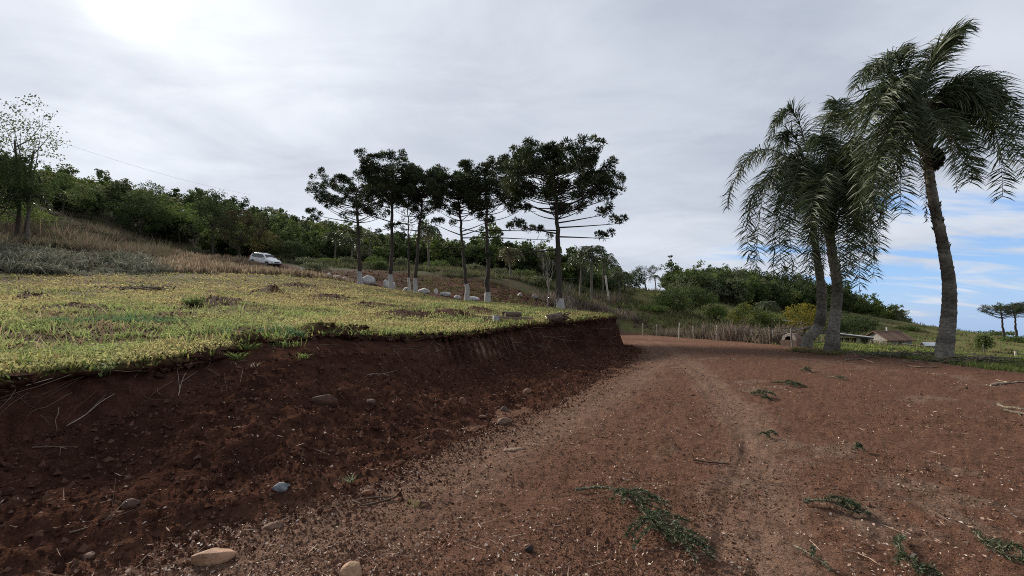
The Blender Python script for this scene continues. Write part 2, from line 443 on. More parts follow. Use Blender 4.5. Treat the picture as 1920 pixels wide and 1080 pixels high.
def ground_col(x, y):
    rd = sdist(x, y, ROAD_POLY)
    n1 = fbm(x * 0.5, y * 0.5, None, 4, 41); n2 = fbm(x * 2.5, y * 2.5, None, 4, 42); n3 = fbm(x * 9, y * 9, None, 3, 43)
    # hills
    c = lerpc((0.075, 0.060, 0.036), (0.045, 0.050, 0.022), sstep(n1 + 0.6 * n2, -.2, .25))
    past = lerpc((0.135, 0.115, 0.052), (0.085, 0.105, 0.032), sstep(n1 + n2, -.25, .3))
    c = lerpc(c, past, sstep(x - 0.12 * y, -2, 8))
    # field: thin weeds over brown soil
    fd = sdist(x, y, FIELD_POLY)
    fcol = lerpc((0.105, 0.078, 0.036), (0.062, 0.036, 0.022), sstep(n1 * 1.2 + n2, -.05, .35))
    c = lerpc(c, fcol, sstep(fd, -1.5, 1.0))
    # red track and slope behind the pines
    sd = sdist(x, y, RED_SLOPE) + 3 * n1 + 2 * n2
    td, _ = seg_dist(x, y, TRACK); td = td + 2.0 * n2
    red = np.maximum(sstep(sd, -1.0, 1.0), 1 - sstep(td, 1.8, 3.2)) * (1 - sstep(fd, -.4, .4))
    c = lerpc(c, lerpc((0.074, 0.031, 0.022), (0.045, 0.022, 0.016), sstep(n2 + n1, -.2, .25)), red)
    for mx, my, mr, mh in MOUNDS:
        d = np.hypot(x - mx, y - my) / mr + 0.5 * n2
        c = lerpc(c, (0.055, 0.028, 0.019), 0.9 * (1 - sstep(d, 0.45, 0.95)))
    # bare road soil
    s = lerpc(SOIL, SOIL_D, sstep(n1 * 0.7 + n2 * .8 + n3 * 0.5, 0.02, 0.42) * 0.75)
    s = lerpc(s, SOIL_L, sstep(n2 + 0.9 * n1, 0.10, 0.40) * 0.6)
    d1, _ = seg_dist(x, y, WORN); d1 = d1 + 0.8 * n1 + 0.5 * n2
    d2, _ = seg_dist(x, y, WORN2); d2 = d2 + 0.6 * n2 + .5 * n1
    dr, _ = seg_dist(x, y, RILL); dr = dr + 0.4 * n2
    k = np.maximum(np.maximum(0.5 * (1 - sstep(d1, 0.05, 0.8)), 0.62 * (1 - sstep(d2, 0.05, 0.5))), 0.45 * (1 - sstep(dr, 0.03, 0.28)))
    s = lerpc(s, SOIL_L, k * (0.75 + 0.5 * n3))
    far = sstep(np.hypot(x, y), 14, 36)
    s = lerpc(s, (0.145, 0.080, 0.053), 0.6 * far)
    return lerpc(c, s, sstep(rd + 1.5 * n2 * (x > 9), -0.7, 0.5))

def build_ground():
    a_in = np.radians(np.arange(-54, 54.01, 0.15)); a_l = np.radians(np.arange(-180, -54, 3.0)); a_r = np.radians(np.arange(57, 180.1, 3.0))
    ang = np.concatenate([a_l, a_in, a_r])
    rs = [0.05, 0.6, 1.2, 1.8, 2.3]
    while rs[-1] < 620:
        r = rs[-1]; rs.append(r + min(max(r * r * 1.7 / 768, 0.018), 0.0185 * r))
    rs = np.array(rs)
    R, A = np.meshgrid(rs, ang, indexing='ij')
    jit = np.random.RandomState(3).rand(*R.shape) - .5
    A = A + 0.0005 * jit
    x = R * np.sin(A); y = R * np.cos(A)
    z = ground_z(x, y)
    V = np.stack([x, y, z], -1).reshape(-1, 3)
    C = ground_col(x.ravel(), y.ravel())
    nr, na = R.shape
    i = np.arange(nr - 1)[:, None] * na; j = np.arange(na - 1)[None]
    Q = np.stack([i + j, i + na + j, i + na + j + 1, i + j + 1], -1).reshape(-1, 4)
    cx, cy = V[Q, 0].mean(1), V[Q, 1].mean(1)
    road = sdist(cx, cy, ROAD_POLY) > -0.1
    field = (~road) & (sdist(cx, cy, FIELD_POLY) > 0)
    for nm, m, kind in (('dirt_road', road, 'structure'), ('field', field, 'structure'), ('hillside', ~(road | field), 'structure')):
        q = Q[m]; u, inv = np.unique(q, return_inverse=True)
        me = make_mesh(nm, V[u], inv.reshape(-1, 4), None, C[u], [M_ground], True)
        ob = bpy.data.objects.new(nm, me); COL.objects.link(ob)
        tag(ob, {'dirt_road': 'reddish brown bare dirt road sweeping past the bank', 'field': 'weedy yellow green field above the cut bank', 'hillside': 'brushy hillside and pasture rising behind the field'}[nm], None, None, kind)
build_ground()

def resample(poly, step):
    P = np.asarray(poly, float); s = np.concatenate([[0], np.cumsum(np.hypot(*(np.diff(P[:, :2], axis=0).T)))])
    return P, s
def smooth_curve(P, s, q):
    """Catmull-Rom through the points P at parameter s"""
    P = np.asarray(P, float); n = len(P)
    i = np.clip(np.searchsorted(s, q, side='right') - 1, 0, n - 2)
    m = np.gradient(P, s, axis=0)
    h = (s[i + 1] - s[i])[:, None]; t = ((q - s[i])[:, None]) / h
    return ((2 * t**3 - 3 * t**2 + 1) * P[i] + (t**3 - 2 * t**2 + t) * h * m[i] + (-2 * t**3 + 3 * t**2) * P[i + 1] + (t**3 - t**2) * h * m[i + 1])
BANK = {}
def build_bank():
    P = np.array(LIP); T3 = np.array([(a, b, 0.0) for a, b in TOE])
    s = np.concatenate([[0], np.cumsum(np.hypot(*(np.diff(P[:, :2], axis=0).T)))])
    # finer steps near the camera
    q = [s[1]]
    while q[-1] < s[-1]:
        p = P[min(np.searchsorted(s, q[-1]), len(P) - 1)]
        q.append(q[-1] + 0.0042 * max(3.0, math.hypot(p[0], p[1])) * 0.9)
    q = np.array(q[:-1])
    lip = smooth_curve(P, s, q); toe = smooth_curve(T3, s, q)
    # arc length of the real thing
    vert = np.interp(q, s, [.5, .5, .5, .58, .58, .48, .2, .14, .22, .48, .6, .68, .7, .8, .9, .9, .9])      # share of the height that is a steep cut
    run = np.interp(q, s, [.12, .12, .12, .10, .10, .12, .2, .2, .16, .14, .16, .18, .2, .25, .3, .3, .3])
    lip = lip + 0.0
    n = 150
    k = np.linspace(0, 1, n)
    out = nrm(toe[:, :2] - lip[:, :2]); dist = np.hypot(*(toe[:, :2] - lip[:, :2]).T)
    X = np.zeros((len(q), n, 3))
    lipn = 0.42 * fbm(q * 1.1, q * 0, None, 4, 77) + 0.26 * fbm(q * 5, q * 0, None, 3, 78)
    le = lip[:, :2] + out * lipn[:, None]
    mlip = mound_h(le[:, 0], le[:, 1]) + 0.10 * fbm(le[:, 0] * .7, le[:, 1] * .7, None, 4, 11)
    for a in range(n):
        kk = k[a]
        if kk < 0.12:                                   # sod strip on top
            f = kk / 0.12; off = -0.9 + 0.9 * f; hz = 1 + 0 * vert
        elif kk < 0.55:
            f = (kk - 0.12) / 0.43; off = None; hz = 1 - vert * f; ho = run * f ** 1.5
        else:
            f = (kk - 0.55) / 0.45; hz = (1 - vert) * (1 - f) ** 1.7; ho = run + (1.06 - run) * f
        if kk < 0.12:
            xy = lip[:, :2] + out * (off + lipn[:, None] * f)
            zt = H(xy[:, 0], xy[:, 1]) + 0.03 + mound_h(xy[:, 0], xy[:, 1]) + 0.10 * fbm(xy[:, 0] * .7, xy[:, 1] * .7, None, 4, 11)
            BL = sstep(f, 0.75, 1.0)
            X[:, a, :2] = xy; X[:, a, 2] = zt - 0.05 * BL
        else:
            xy = lip[:, :2] + out * (ho * dist + lipn * np.clip(1 - (kk - .12) / .4, 0, 1))[:, None]
            X[:, a, :2] = xy
            zt = lip[:, 2] - 0.02 + mlip * np.clip(1 - (kk - .12) / .3, 0, 1)
            X[:, a, 2] = hz * zt - 0.035 * (kk > 0.55) * ((kk - .55) / .45) ** 2
    # displacement
    x, y, z = X[..., 0], X[..., 1], X[..., 2]
    face = sstep(k, 0.12, 0.2)[None] * np.ones((len(q), 1))
    steep = (sstep(k, 0.11, 0.17) * (1 - sstep(k, 0.5, 0.62)))[None] * np.ones((len(q), 1))
    slope = sstep(k, 0.5, 0.62)[None] * (1 - 0.8 * sstep(k, 0.9, 1.0))[None] * np.ones((len(q), 1))
    b1 = fbm(x * 1.1, y * 1.1, z * 1.4, 4, 51); b2 = fbm(x * 5, y * 5, z * 5, 4, 52, .6); b3 = np.abs(fbm(x * 14, y * 14, z * 14, 3, 53))
    nx = out[:, None, 0]; ny = out[:, None, 1]
    amp = 0.34 * b1 + 0.14 * b2 + 0.04 * b3
    arc = q[:, None] + 0.12 * (z - 0.7) * sstep(q, s[8], s[12])[:, None]
    gz = (sstep(q, s[9] - .3, s[9] + 1.2) * (1 - .35 * sstep(q, s[13] - 2, s[13])))[:, None]
    wv = q[:, None] * 1.05 + 0.15 * fbm(arc * 1.5, z * 0.4, None, 2, 61)
    wdist = np.where(q > s[11], 0.32, 0.28)[:, None]
    ph = (arc / wdist + 0.5 * fbm(arc * 1.1, z * 0.3, None, 2, 62)) % 1.0
    groove = np.abs(ph - 0.5) * 2
    gprof = (sstep(groove, 0.25, 0.9) - 0.5) * 0.19 * gz * (0.5 + vnoise(arc * 2.2, z * 1.2, None, 63))
    d = face * amp * (0.45 + 0.55 * slope) + steep * gprof
    under = -0.10 * np.exp(-((k - 0.20) / 0.06) ** 2)[None] * (0.5 + vnoise(q * 1.7, q * 0, None, 64))[:, None]   # hollow under the sod
    d = d + under * face
    X[..., 0] += nx * d * (0.9 * steep + 0.35 * slope); X[..., 1] += ny * d * (0.9 * steep + 0.35 * slope)
    X[..., 2] += slope * d * 0.9
    X[..., 2] += (1 - face) * 0.05 * fbm(x * 4, y * 4, None, 3, 65)
    # clods rolled to the foot
    X[..., 2] += slope * 0.05 * np.clip(fbm(x * 8, y * 8, None, 2, 66) * 3, 0, 1)
    V = X.reshape(-1, 3)
    x, y, z = V.T
    n1 = fbm(x * 1.5, y * 1.5, z * 1.5, 4, 71); n2 = fbm(x * 7, y * 7, z * 7, 4, 72)
    kk = np.tile(k, len(q)); qq = np.repeat(q, n)
    c = lerpc((0.058, 0.027, 0.018), (0.033, 0.0155, 0.0115), sstep(n1 + .5 * n2, -.15, .3))
    c = lerpc(c, (0.075, 0.034, 0.021), sstep(n2 + .6 * n1, .2, .5) * .7)
    # dry ribs left by the bucket teeth
    rib = (sstep(1 - groove, 0.45, 0.8) * gz * steep).reshape(-1) * sstep(n2, -.15, .1) * sstep(vnoise(qq * 1.1, qq * 0 + 3, None, 68), .25, .6) * (1 - sstep(kk, .42, .55) * .7) * sstep(kk, .2, .32)
    c = lerpc(c, (0.240, 0.155, 0.105), rib * 0.8)
    toeb = sstep(kk, 0.86, 1.0)
    c = lerpc(c, SOIL * .85, toeb * (0.8 + n2))
    topc = lerpc((0.085, 0.07, 0.032), (0.05, 0.028, 0.018), sstep(n1 + n2, -.1, .3))
    c = lerpc(c, topc, (1 - sstep(kk, 0.09, 0.135)))
    m = len(q)
    i = np.arange(m - 1)[:, None] * n; j = np.arange(n - 1)[None]
    Q = np.stack([i + j, i + j + 1, i + n + j + 1, i + n + j], -1).reshape(-1, 4)
    Q = Q[:, ::-1]
    me = make_mesh('earth_bank', V, Q, None, c, [M_bank], True)
    ob = bpy.data.objects.new('earth_bank', me); COL.objects.link(ob)
    tag(ob, 'dark freshly cut earth bank between field and road', None, None, 'structure')
    BANK.update(X=X, k=k, q=q, s=s, lip=lip, out=out)
build_bank()
def cast(px, py):
    """where the ray through a pixel meets what has been built so far"""
    bpy.context.view_layer.update()
    d = ray(px, py); d = d / np.linalg.norm(d)
    ok, loc, nor, idx, ob, mat = scene.ray_cast(bpy.context.evaluated_depsgraph_get(), (0, 0, EYE), tuple(d))
    return (np.array(loc), np.array(nor)) if ok else (None, None)

# ------------------------------------------------------------------ plant builders
def rand_dirs(rs, n):
    return nrm(rs.normal(size=(n, 3)))
def blades(base, tip, width, colb, colt, rs, mb, mid=0.0, droop=0.0):
    """tapered blades from base to tip; bent at the middle when mid > 0"""
    base = np.asarray(base, float); tip = np.asarray(tip, float); n = len(base)
    d = nrm(tip - base); side = nrm(np.cross(d, rand_dirs(rs, n)))
    w = (np.broadcast_to(np.asarray(width, float), (n,)) * 0.5)[:, None]
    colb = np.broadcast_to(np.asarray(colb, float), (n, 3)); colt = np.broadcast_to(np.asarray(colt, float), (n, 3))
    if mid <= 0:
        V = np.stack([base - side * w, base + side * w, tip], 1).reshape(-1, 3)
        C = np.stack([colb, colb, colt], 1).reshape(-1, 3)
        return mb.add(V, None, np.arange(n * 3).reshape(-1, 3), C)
    m = base + (tip - base) * mid
    t2 = tip.copy(); t2[:, 2] -= droop * np.linalg.norm(tip - base, axis=1)
    V = np.stack([base - side * w * .6, base + side * w * .6, m + side * w, m - side * w, t2], 1).reshape(-1, 3)
    C = np.stack([colb, colb, (colb + colt) / 2, (colb + colt) / 2, colt], 1).reshape(-1, 3)
    o = np.arange(n)[:, None] * 5
    return mb.add(V, o + np.array([[0, 1, 2, 3]]), o + np.array([[3, 2, 4]]), C)
def leaves(cen, size, cols, rs, mb, flat=0.0, tri=False):
    """diamond leaf faces"""
    n = len(cen); a = rand_dirs(rs, n)
    if flat: a[:, 2] *= (1 - flat); a = nrm(a)
    b = nrm(np.cross(a, rand_dirs(rs, n)))
    s = np.broadcast_to(np.asarray(size, float), (n,))[:, None]
    if tri:
        V = np.stack([cen - a * s * .6 - b * s * .2, cen + a * s * .6 - b * s * .2, cen + b * s * .5], 1).reshape(-1, 3)
        return mb.add(V, None, np.arange(n * 3).reshape(-1, 3), np.repeat(np.broadcast_to(cols, (n, 3)), 3, axis=0))
    V = np.stack([cen - a * s * .5, cen + b * s * .3, cen + a * s * .5, cen - b * s * .3], 1).reshape(-1, 3)
    C = np.repeat(np.broadcast_to(cols, (n, 3)), 4, axis=0)
    return mb.add(V, np.arange(n * 4).reshape(-1, 4), None, C)
def crown_points(rs, c, rx, ry, rz, nclump, nper, clump_r, fill=0.55, up=None):
    """leaf centres in clumps over the volume of a lumpy ellipsoid"""
    d = rand_dirs(rs, nclump); d[:, 2] = np.abs(d[:, 2]) * np.where(rs.rand(nclump) < (.75 if up is None else up), 1, -0.85 if up else -0.6)
    rad = fill + (1 - fill) * rs.rand(nclump) ** 0.7
    cl = np.asarray(c) + d * np.array([rx, ry, rz]) * rad[:, None]
    cr = clump_r * (0.6 + 0.8 * rs.rand(nclump))
    idx = np.repeat(np.arange(nclump), nper)
    dd = rand_dirs(rs, len(idx)); rr = cr[idx] * (0.35 + 0.65 * rs.rand(len(idx)) ** .5)
    p = cl[idx] + dd * rr[:, None] * np.array([1, 1, .8])
    return p, idx
def palette(rs, n, cols, idx=None, jitter=0.18):
    cols = np.asarray(cols, float)
    k = rs.randint(0, len(cols), n if idx is None else idx.max() + 1)
    base = cols[k] if idx is None else cols[k][idx]
    tone = 1 + jitter * (rs.rand(len(base), 1) * 2 - 1)
    if idx is not None: tone = tone * (1 + .28 * (rs.rand(idx.max() + 1, 1)[idx] * 2 - 1))
    return base * tone
GREEN_D = [(0.05, 0.07, 0.025), (0.06, 0.0825, 0.03), (0.0425, 0.0575, 0.025)]
GREEN_M = [(0.0825, 0.115, 0.0375), (0.1025, 0.1325, 0.045), (0.0725, 0.1, 0.035), (0.1187, 0.14, 0.0525)]
GREEN_L = [(0.1063, 0.15, 0.0375), (0.0875, 0.1313, 0.0375), (0.1313, 0.1562, 0.0438)]
GREYGREEN = [(0.1313, 0.15, 0.0775), (0.1125, 0.1313, 0.0688), (0.15, 0.1562, 0.0875)]
YELLOW = [(0.20, 0.17, 0.030), (0.13, 0.14, 0.028), (0.075, 0.095, 0.024)]
BROWN = [(0.055, 0.042, 0.026), (0.040, 0.034, 0.020), (0.070, 0.050, 0.030)]

def araucaria(base, top, left, right, crown_base, label, group, seed, lean=(0, 0), white=0.0, r0=0.24, dens=1.0, tuft_n=130, extra=(), thin=0.25, scale=1.0):
    """base, top: world points; left / right: reach of the crown; crown_base: height share where the dense crown starts"""
    rs = np.random.RandomState(seed)
    t = thing('araucaria_tree', base, label, 'tree', group)
    base = np.asarray(base, float); top = np.asarray(top, float); hgt = top[2] - base[2]
    s = np.linspace(0, 1, 22)
    P = base + (top - base) * s[:, None]
    P[:, 0] += lean[0] * np.sin(s * math.pi); P[:, 1] += lean[1] * np.sin(s * math.pi)
    P[1:-1, :2] += 0.05 * scale * rs.normal(size=(20, 2))
    rad = r0 * (1 - 0.72 * s) * (1 + 0.35 * np.exp(-s * 30)); rad[-1] = .02
    bk = np.array([0.060, 0.050, 0.042]); mb = MB()
    bc = bk * (0.8 + 0.4 * rs.rand(22, 1))
    P[0, 2] -= 0.3
    mb.tube(P, rad, 9, bc, 0.22, seed); tr = part(mb, 'trunk', M_bark, t, True)
    if white > 0:
        ss = np.linspace(0, white / hgt, 6); Pw = np.stack([np.interp(ss, s, P[:, a]) for a in range(3)], 1)
        Pw[0, 2] -= 0.0
        mw = MB(); mw.tube(Pw, np.interp(ss, s, rad) * 1.07 + .012, 9, np.array([0.38, 0.365, 0.345]), 0.14, seed, cap=False)
        part(mw, 'whitewashed_base', M_lime, t, True)
    br = MB(); nd = MB(); tufts = []
    def branch(h, az, L, rise, curl, dense, r=0.05):
        n = 9; q = np.linspace(0, 1, n)
        o = np.array([np.interp(h, s, P[:, a]) for a in range(3)])
        d = np.array([math.cos(az), math.sin(az), 0])
        side = np.array([-d[1], d[0], 0]) * rs.normal() * 0.12
        B = o + d * (L * q)[:, None] + side * (L * q * q)[:, None]
        B[:, 2] += L * (rise * q + curl * q ** 2.2)
        br.tube(B, r * scale * (1 - .75 * q), 4, bk * (0.7 + .4 * rs.rand()), 0)
        if dense <= .05: return
        m = max(1, int(round(dense * (1.8 + 0.62 * L / scale))))
        for k in range(m):
            f = 1.0 if k == 0 else 1 - 0.30 * (k / m) + 0.03 * rs.normal()
            f = min(1, f)
            c = np.array([np.interp(f, q, B[:, a]) for a in range(3)])
            lat = np.array([-d[1], d[0], 0]) * rs.normal() * (0.30 * L * (0.7 if k else 0.1))
            e = c + lat + np.array([0, 0, 0.10 * scale + 0.35 * scale * rs.rand()])
            if k: br.tube([c - d * .3 * scale, (c + e) / 2 - [0, 0, .06], e], [0.022 * scale, .018 * scale, .012 * scale], 3, bk * .8)
            tufts.append((e, (0.40 + 0.22 * rs.rand()) * scale * (0.75 if dense < .8 else 1), d))
    H0 = crown_base
    nlev = int(11 * dens)
    for lv in range(nlev):
        f = (lv + rs.rand() * .7) / nlev
        h = H0 + (0.93 - H0) * f
        k = (3 if lv < nlev * .35 else 5) + rs.randint(3); a0 = rs.rand() * 6.28
        for b in range(k):
            az = a0 + b * 6.283 / k + rs.normal() * .2
            reach = (right if math.cos(az) > 0 else left)
            reach = abs(math.cos(az)) * reach + abs(math.sin(az)) * 0.5 * (left + right)
            L = reach * (1.0 - 0.38 * f ** 3) * (0.5 + 0.5 * rs.rand() ** .7)
            if f < 0.15: L *= 0.8 + 0.3 * rs.rand()
            branch(h, az, L, 0.16 + 0.06 * f + .05 * rs.normal(), 0.26 - .16 * f, 1.0 if rs.rand() > thin * (1 - f) else 0.45)
    for (h, az, L, rise, curl, dense) in extra: branch(h, az, L, rise, curl, dense, .06)
    part(br, 'branches', M_bark, t, True)
    tc = np.array([q[0] for q in tufts]); trr = np.array([q[1] for q in tufts])
    td = np.array([q[2] for q in tufts])
    idx = np.repeat(np.arange(len(tufts)), tuft_n)
    dirs = nrm(rand_dirs(rs, len(idx)) + 0.35 * td[idx] + np.array([0, 0, 0.35]))
    b0 = tc[idx] + dirs * (trr[idx] * (0.10 + 0.72 * rs.rand(len(idx)) ** .6))[:, None] * [1, 1, .85]
    tip = b0 + nrm(dirs + .7 * rand_dirs(rs, len(idx)) + [0, 0, .2]) * (0.19 * scale * (0.6 + .8 * rs.rand(len(idx))))[:, None]
    cc = palette(rs, len(idx), [(0.030, 0.044, 0.017), (0.040, 0.055, 0.021), (0.024, 0.036, 0.015), (0.062, 0.074, 0.028)], idx)
    blades(b0, tip, 0.062 * scale * (1.1 + .7 * rs.rand(len(idx))), cc * 0.9, cc * 1.1, rs, nd)
    part(nd, 'crown', M_needle, t)
    return t

def bez(p0, p1, p2, p3, n):
    q = np.linspace(0, 1, n)[:, None]
    return (1 - q)**3 * p0 + 3 * (1 - q)**2 * q * p1 + 3 * (1 - q) * q * q * p2 + q**3 * p3
def frond_mesh(mb, B, L, rs, col, nleaf=70, wid=0.04, maxlen=0.75, hang=0.55, plum=0.9, dead=False):
    n = len(B); Tn = nrm(np.gradient(B, axis=0))
    rc = np.array([0.09, 0.085, 0.035]) if not dead else np.array([0.15, 0.10, 0.06])
    mb.tube(B, 0.030 * (1 - .9 * np.linspace(0, 1, n)) + .004, 4, rc)
    f = np.repeat(np.linspace(0.13, 1.0, nleaf), 2); sg = np.tile([1.0, -1.0], nleaf)
    f = np.clip(f + rs.normal(size=len(f)) * .006, .1, 1)
    q = np.linspace(0, 1, n)
    c = np.stack([np.interp(f, q, B[:, a]) for a in range(3)], 1); tn = nrm(np.stack([np.interp(f, q, Tn[:, a]) for a in range(3)], 1))
    side = np.cross(tn, [0, 0, 1.0]); side = nrm(side + 1e-3); up = np.cross(side, tn)
    ang = rs.uniform(-1, 1, len(f)) * plum
    fw = 0.25 + 0.35 * f + .15 * rs.normal(size=len(f))
    d = nrm(side * (sg * np.cos(ang))[:, None] + up * np.sin(ang)[:, None] + tn * fw[:, None])
    ln = maxlen * np.clip(np.sin(np.clip(f * 0.72 + .14, 0, 1) * math.pi), 0.3, 1) * (0.8 + .35 * rs.rand(len(f)))
    m = c + d * (ln * .5)[:, None]
    d = nrm(d + np.array([0, 0, -1.0]) * (hang * .45 * (1 - np.abs(tn[:, 2])))[:, None])
    m = c + d * (ln * .5)[:, None]
    d2 = nrm(d + np.array([0, 0, -1.0]) * (hang * (1 - .75 * np.abs(tn[:, 2])) * (0.7 + .6 * rs.rand(len(f))))[:, None] * 1.6)
    e = m + d2 * (ln * .55)[:, None]
    w = nrm(np.cross(d, rand_dirs(rs, len(f)))) * (wid * .5)
    k = len(f)
    V = np.stack([c - w * .6, c + w * .6, m + w, m - w, e], 1).reshape(-1, 3)
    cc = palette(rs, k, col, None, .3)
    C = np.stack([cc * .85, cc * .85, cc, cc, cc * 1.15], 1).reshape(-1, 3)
    o = np.arange(k)[:, None] * 5
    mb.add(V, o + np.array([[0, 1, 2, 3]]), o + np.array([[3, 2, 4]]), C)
FROND = [(0.048, 0.068, 0.025), (0.060, 0.082, 0.031), (0.034, 0.049, 0.018), (0.100, 0.115, 0.058)]
def palm(label, trunk_px, Y, rads, crown, fronds, nrandom, seed, group, dead=(), fruits=(), lump=None):
    rs = np.random.RandomState(seed)
    pts = np.array([W(px, py, Y + dy) for px, py, dy in trunk_px])
    base = pts[0].copy(); base[2] = float(ground_z(base[0], base[1]))
    t = thing('queen_palm', base, label, 'palm', group)
    s = np.concatenate([[0], np.cumsum(np.linalg.norm(np.diff(pts, axis=0), axis=1))])
    q = np.linspace(0, s[-1], 120)
    P = smooth_curve(pts, s, q); R = np.interp(q, s, rads) * 0.66
    P[0, 2] -= 0.3
    ring = 1 + 0.05 * np.abs(np.sin(q * 22)) + 0.03 * rs.normal(size=120)
    tb = MB(); bc = lerpc((0.185, 0.170, 0.143), (0.075, 0.067, 0.055), sstep(fbm(q * 1.6, q * 0, None, 4, seed), -.25, .3))
    bc = lerpc(bc, (0.040, 0.034, 0.026), sstep(q / s[-1], 0.72, 0.95))
    tb.tube(P, R * ring, 16, bc, 0.06, seed); tr = part(tb, 'trunk', M_palmbark, t, True)
    # old leaf bases: small scales along the upper trunk
    sc = MB(); nb = 130; hq = rs.uniform(0.30, 1.0, nb) ** .7 * s[-1]; az = rs.rand(nb) * 6.28
    c = np.stack([np.interp(hq, q, P[:, a]) for a in range(3)], 1); rr = np.interp(hq, q, R)
    dr = np.stack([np.cos(az), np.sin(az), 0 * az], 1)
    ln = np.where(hq > .8 * s[-1], .28, .10) * (0.5 + rs.rand(nb))
    blades(c + dr * (rr * .95)[:, None], c + dr * (rr + ln * .6)[:, None] + np.array([0, 0, 1]) * ln[:, None], 0.10, (0.06, .05, .04), (0.085, .07, .05), rs, sc)
    tag(part(sc, 'leaf_base_stubs', M_bark, t), kind='stuff')
    C0 = W(crown[0], crown[1], Y)
    bt = MB()      # dark crown shaft of overlapping leaf sheaths
    top = P[-1]
    for k in range(26):
        a = rs.rand() * 6.28; h0 = rs.rand() * 1.3
        o = top + np.array([math.cos(a) * R[-1] * .8, math.sin(a) * R[-1] * .8, -h0])
        bt.tube([o, o + np.array([math.cos(a) * .12, math.sin(a) * .12, .45]), o + np.array([math.cos(a) * .3, math.sin(a) * .3, .9])], [.07, .055, .03], 5, np.array([0.035, .030, .020]) * (0.7 + .7 * rs.rand()))
    part(bt, 'leaf_sheaths', M_bark, t, True)
    def one(mid, tip, dm, dt, dead_=False, nl=185):
        p0 = C0 + rs.normal(size=3) * [.12, .12, .1]
        pm = W(mid[0], mid[1], Y + dm); p3 = W(tip[0], tip[1], Y + dt)
        # cubic through the apex
        c1 = p0 + (pm - p0) * .75; c2 = pm + (pm - p0) * .18 + (p3 - pm) * .22
        B = bez(p0, c1, c2, p3, 18)
        m = MB(); frond_mesh(m, B, 1, rs, FROND if not dead_ else [(0.16, 0.11, 0.065), (0.12, .085, .05)], nl, 0.040 if not dead_ else .03, 1.1 if not dead_ else .35, 0.85 if not dead_ else 1.2, 0.75, dead_)
        part(m, 'frond' if not dead_ else 'dead_frond', M_frond, t)
    for f in fronds:
        dm, dt = f[4] if len(f) > 4 else (rs.normal() * .8, rs.normal() * 1.6)
        one(f[0:2], f[2:4], dm, dt)
    k = FPX / Y
    for i in range(nrandom):                 # fronds towards and away from the viewer
        a = rs.uniform(-1, 1); sgn = 1 if i % 2 else -1
        up = rs.uniform(0.4, 1.9); out = rs.uniform(1.2, 2.4)
        mx = crown[0] + a * 0.7 * k; my = crown[1] - up * k
        tx = crown[0] + a * 1.9 * k; ty = crown[1] - (up - rs.uniform(2.0, 3.9)) * k
        one((mx, my), (tx, ty), sgn * out * .6, sgn * out * 1.3)
    for f in dead: one(f[0:2], f[2:4], f[4], f[5], True, 90)
    for (x0, y0, x1, y1, dy) in fruits:
        m = MB(); a = W(x0, y0, Y + dy); b = W(x1, y1, Y + dy)
        for j in range(46):
            e = b + rs.normal(size=3) * [.12, .12, .28]; mid = (a + e) / 2 + rs.normal(size=3) * .06
            m.tube([a, mid, e], [.016, .014, .006], 3, np.array([0.22, 0.15, 0.085]) * (0.7 + .6 * rs.rand()))
        part(m, 'fruit_stalk', M_dry, t)
    if lump:
        m = MB(); c = W(lump[0], lump[1], Y - .1)
        d = rand_dirs(rs, 420); r = 0.30 * (1 + 0.2 * rs.rand(420))
        blades(c + d * .15, c + d * r[:, None] * np.array([.9, .9, 1.5]), 0.13, (0.022, .018, .013), (0.03, .025, .018), rs, m, .5)
        part(m, 'old_sheath_bundle', M_bark, t)
    return t
def small_palm(base, hgt, label, seed, cr=1.6, n=14, group=None, nl=26, col=None, skirt=False):
    rs = np.random.RandomState(seed); base = np.asarray(base, float)
    t = thing('queen_palm', base, label, 'palm', group)
    q = np.linspace(0, 1, 8); P = base + np.stack([0.15 * np.sin(q * 2 + seed), 0 * q, hgt * q], 1); P[0, 2] -= .3
    m = MB(); m.tube(P, 0.16 - .05 * q, 7, np.array([0.13, .115, .095]), .1, seed); part(m, 'trunk', M_palmbark, t, True)
    for i in range(n):
        a = i * 2.4 + rs.rand() * .5; el = rs.uniform(-.2, 1.1); L = cr * rs.uniform(.8, 1.15)
        d = np.array([math.cos(a), math.sin(a), 0])
        B = bez(P[-1], P[-1] + d * L * .4 + [0, 0, L * (.25 + .5 * el)], P[-1] + d * L * .9 + [0, 0, L * (.1 + .35 * el)], P[-1] + d * L * (1.1) + [0, 0, -L * (.75 - .3 * el)], 8)
        m = MB(); frond_mesh(m, B, 1, rs, col or [(0.06, .08, .03), (0.075, .09, .036), (0.045, .06, .024)], nl, 0.09, cr * .38, .5, .7)
        part(m, 'frond', M_frond, t)
    if skirt:
        for i in range(7):
            a = i * .9; d = np.array([math.cos(a), math.sin(a), 0]); m = MB()
            B = bez(P[-1], P[-1] + d * .5 + [0, 0, .1], P[-1] + d * .8 + [0, 0, -.7], P[-1] + d * .6 + [0, 0, -1.9], 7)
            frond_mesh(m, B, 1, rs, [(0.20, .16, .09), (0.16, .13, .07)], 18, .08, .5, 1., .6, True); part(m, 'dead_frond', M_frond, t)
    return t

